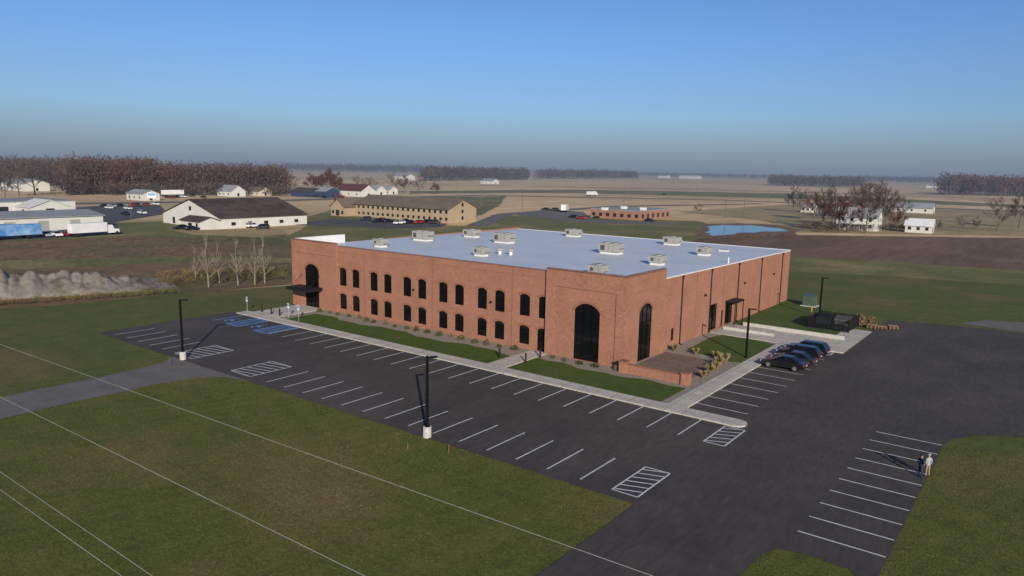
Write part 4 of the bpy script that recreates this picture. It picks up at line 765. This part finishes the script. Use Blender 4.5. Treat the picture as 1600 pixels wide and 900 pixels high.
# ------------------------------------------------------------------ utility poles and wires
for i, (px, py, h) in enumerate(((816, 329, 12), (975, 316, 12), (1088, 313, 11), (1133, 340, 10), (1162, 340, 10), (835, 300, 12), (752, 322, 10), (205, 338, 10), (1052, 296, 13), (715, 313, 12), (1200, 318, 10), (960, 297, 12))):
    g = G(px, py); r = tag(empty('utility_pole', (g.x, g.y, -.2), .6), 'thin utility pole in the far fields near %s' % ['the gravel lot', 'the brick building roof', 'the highway bend', 'the pond left side', 'the pond middle', 'the centre woods', 'the motel gable', 'the warehouse yard', 'the horizon sheds', 'the motel ridge', 'the side road end', 'the far track'][i], 'utility pole', 'utility poles')
    m = MB(); m.cyl((0, 0, 0), (0, 0, h), .17, .11, 6); m.build('pole', pole_w, r); m = MB(); m.box(-1.2, 1.2, -.08, .08, h-.9, h-.7); m.build('crossarm', pole_w, r)
wirem = M('aluminium_wire', (.42, .42, .40), None, 1, rough=.5, haze=False)
for i, (a_, b_, z) in enumerate((((0, 538), (1020, 900), 9.5), ((0, 620), (570, 900), 9.5), ((0, 737), (238, 900), 8.2), ((0, 765), (190, 900), 8.2))):
    p, q_ = G(*a_, z), G(*b_, z); d = (q_-p).normalized(); p2, q2 = p-d*60, q_+d*40; m = MB(); N = 30
    for k in range(N):
        f0, f1 = k/N, (k+1)/N; m.cyl(p2.lerp(q2, f0), p2.lerp(q2, f1), .0075, n=5, caps=False)
    tag(m.build('power_line', wirem), ['uppermost overhead wire crossing the foreground lawn', 'second overhead wire from the top across the lawn', 'third overhead wire at the lower left corner', 'lowest overhead wire at the lower left corner'][i], 'wire', 'overhead wires')
# ------------------------------------------------------------------ people
skin = M('skin', (.45, .28, .2), None, 5, haze=False)
def person(loc, rz, topm, pantm, shoem, hairm, label, sx_=1, arm=0):
    r = tag(empty('person', loc, rz), label, 'person'); r.scale = (.97, .97, .97)
    J = {'pel': (0, 0, .96, .135), 'wai': (0, .0, 1.12, .125), 'che': (0, 0, 1.33, .15), 'nb': (0, -.01, 1.47, .085), 'nk': (0, 0, 1.53, .055), 'hd': (0, .01, 1.62, .085), 'ht': (0, .01, 1.70, .085)}
    E = [('pel', 'wai'), ('wai', 'che'), ('che', 'nb'), ('nb', 'nk'), ('nk', 'hd'), ('hd', 'ht')]
    for s, t in ((-1, 'l'), (1, 'r')):
        bend = arm if s > 0 else 0
        J.update({'s'+t: (s*.18, 0, 1.43, .07), 'e'+t: (s*.25, -.04, 1.15, .05), 'w'+t: (s*(.25-.1*bend), .08+.16*bend, .93+.2*bend, .032), 'p'+t: (s*(.25-.12*bend), .11+.2*bend, .87+.24*bend, .036),
                  'h'+t: (s*.1, 0, .9, .10), 'k'+t: (s*.12, .02, .5, .068), 'a'+t: (s*.14, -.01, .1, .045), 'o'+t: (s*.17, .13, .045, .042)})
        E += [('che', 's'+t), ('s'+t, 'e'+t), ('e'+t, 'w'+t), ('w'+t, 'p'+t), ('pel', 'h'+t), ('h'+t, 'k'+t), ('k'+t, 'a'+t), ('a'+t, 'o'+t)]
    ks = list(J); me = bpy.data.meshes.new('body'); me.from_pydata([J[k][:3] for k in ks], [(ks.index(a_), ks.index(b_)) for a_, b_ in E], [])
    o = bpy.data.objects.new('body', me); C.objects.link(o); o.modifiers.new('Skin', 'SKIN'); sv = me.skin_vertices[0].data
    for i, k in enumerate(ks): rr = J[k][3]; sv[i].radius = (rr, rr*(.72 if k in ('pel', 'wai', 'che') else 1)); sv[i].use_root = (k == 'pel')
    sb = o.modifiers.new('Sub', 'SUBSURF'); sb.levels = 2; sb.render_levels = 2
    dg = bpy.context.evaluated_depsgraph_get(); nm = bpy.data.meshes.new_from_object(o.evaluated_get(dg)); o.modifiers.clear(); o.data = nm; nm.materials.clear()
    for x in (topm, pantm, shoem, skin): nm.materials.append(x)
    for p in nm.polygons:
        c = p.center; armz = abs(c.x) > .2 and c.z > .7
        p.use_smooth = True
        p.material_index = 3 if c.z > 1.5 or (abs(c.x) > .1 and c.y > .085+.12*arm*(c.x > 0) and .8 < c.z < 1.2) else 0 if (c.z > .93 or armz) else 2 if c.z < .085 else 1
    o.parent = r
    m = MB()
    for s, t in ((-1, 'l'), (1, 'r')):
        p = Vector(J['p'+t][:3]); dn = (p-Vector(J['w'+t][:3])).normalized(); sd2 = Vector((0, 1, 0)).cross(dn).normalized()
        for k in range(4): b = p+sd2*(k-1.5)*.017; e_ = b+dn*(.075+.01*(1.5-abs(k-1.5))); m.cyl(b, e_, .0095, .008, 6); m.cyl(e_, e_+dn*.02+Vector((0, .012, 0)), .008, .006, 6)
        m.cyl(p-sd2*.02, p-sd2*.055+dn*.04+Vector((0, .02, 0)), .011, .008, 6)
    m.build('fingers', skin, r, smooth=True)
    me2 = bpy.data.meshes.new('hair'); bm = bmesh.new(); bmesh.ops.create_uvsphere(bm, u_segments=14, v_segments=10, radius=.108)
    bmesh.ops.delete(bm, geom=[v for v in bm.verts if v.co.z < -.01 and v.co.y > -.04 or v.co.z < -.07], context='VERTS'); bmesh.ops.translate(bm, verts=bm.verts, vec=(0, -.005, 1.70)); bm.to_mesh(me2); bm.free(); me2.materials.append(hairm); ho = bpy.data.objects.new('hair', me2); C.objects.link(ho); ho.parent = r
    m = MB(); m.add([(-.012, .09, 1.62), (.012, .09, 1.62), (0, .122, 1.625), (0, .095, 1.665)], [(0, 2, 1), (0, 3, 2), (1, 2, 3)]); m.build('nose', skin, r)
    m = MB(); [m.box(x-.014, x+.014, .088, .098, 1.66, 1.672) for x in (-.034, .034)]; m.box(-.022, .022, .088, .095, 1.588, 1.596, 1); m.build('eyes_and_mouth', [black, redl], r)
    for s in (-1, 1): m = MB(); m.cyl((s*.09, 0, 1.65), (s*.104, -.01, 1.65), .028, .022, 8); m.build('ear', skin, r)
jean = M('blue_denim', (.03, .045, .09), None, 6, haze=False); khk = M('khaki_trousers', (.30, .23, .15), None, 6, haze=False); navy = M('navy_jacket', (.012, .02, .045), None, 6, haze=False); pal = M('pale_grey_shirt', (.40, .40, .41), None, 6, haze=False)
drk = M('dark_hair', (.02, .015, .01), None, 6, haze=False); gry = M('grey_hair', (.3, .28, .26), None, 6, haze=False); shoe = M('dark_shoes', (.02, .018, .016), None, 6, haze=False)
g = G(1437, 746); person((g.x, g.y, 0), -.7, navy, jean, shoe, drk, 'person in navy jacket and jeans standing on the right lot', arm=1)
g = G(1448.5, 745); person((g.x, g.y, 0), .9, pal, khk, shoe, gry, 'person in pale shirt and khaki trousers beside the navy jacket', arm=0)
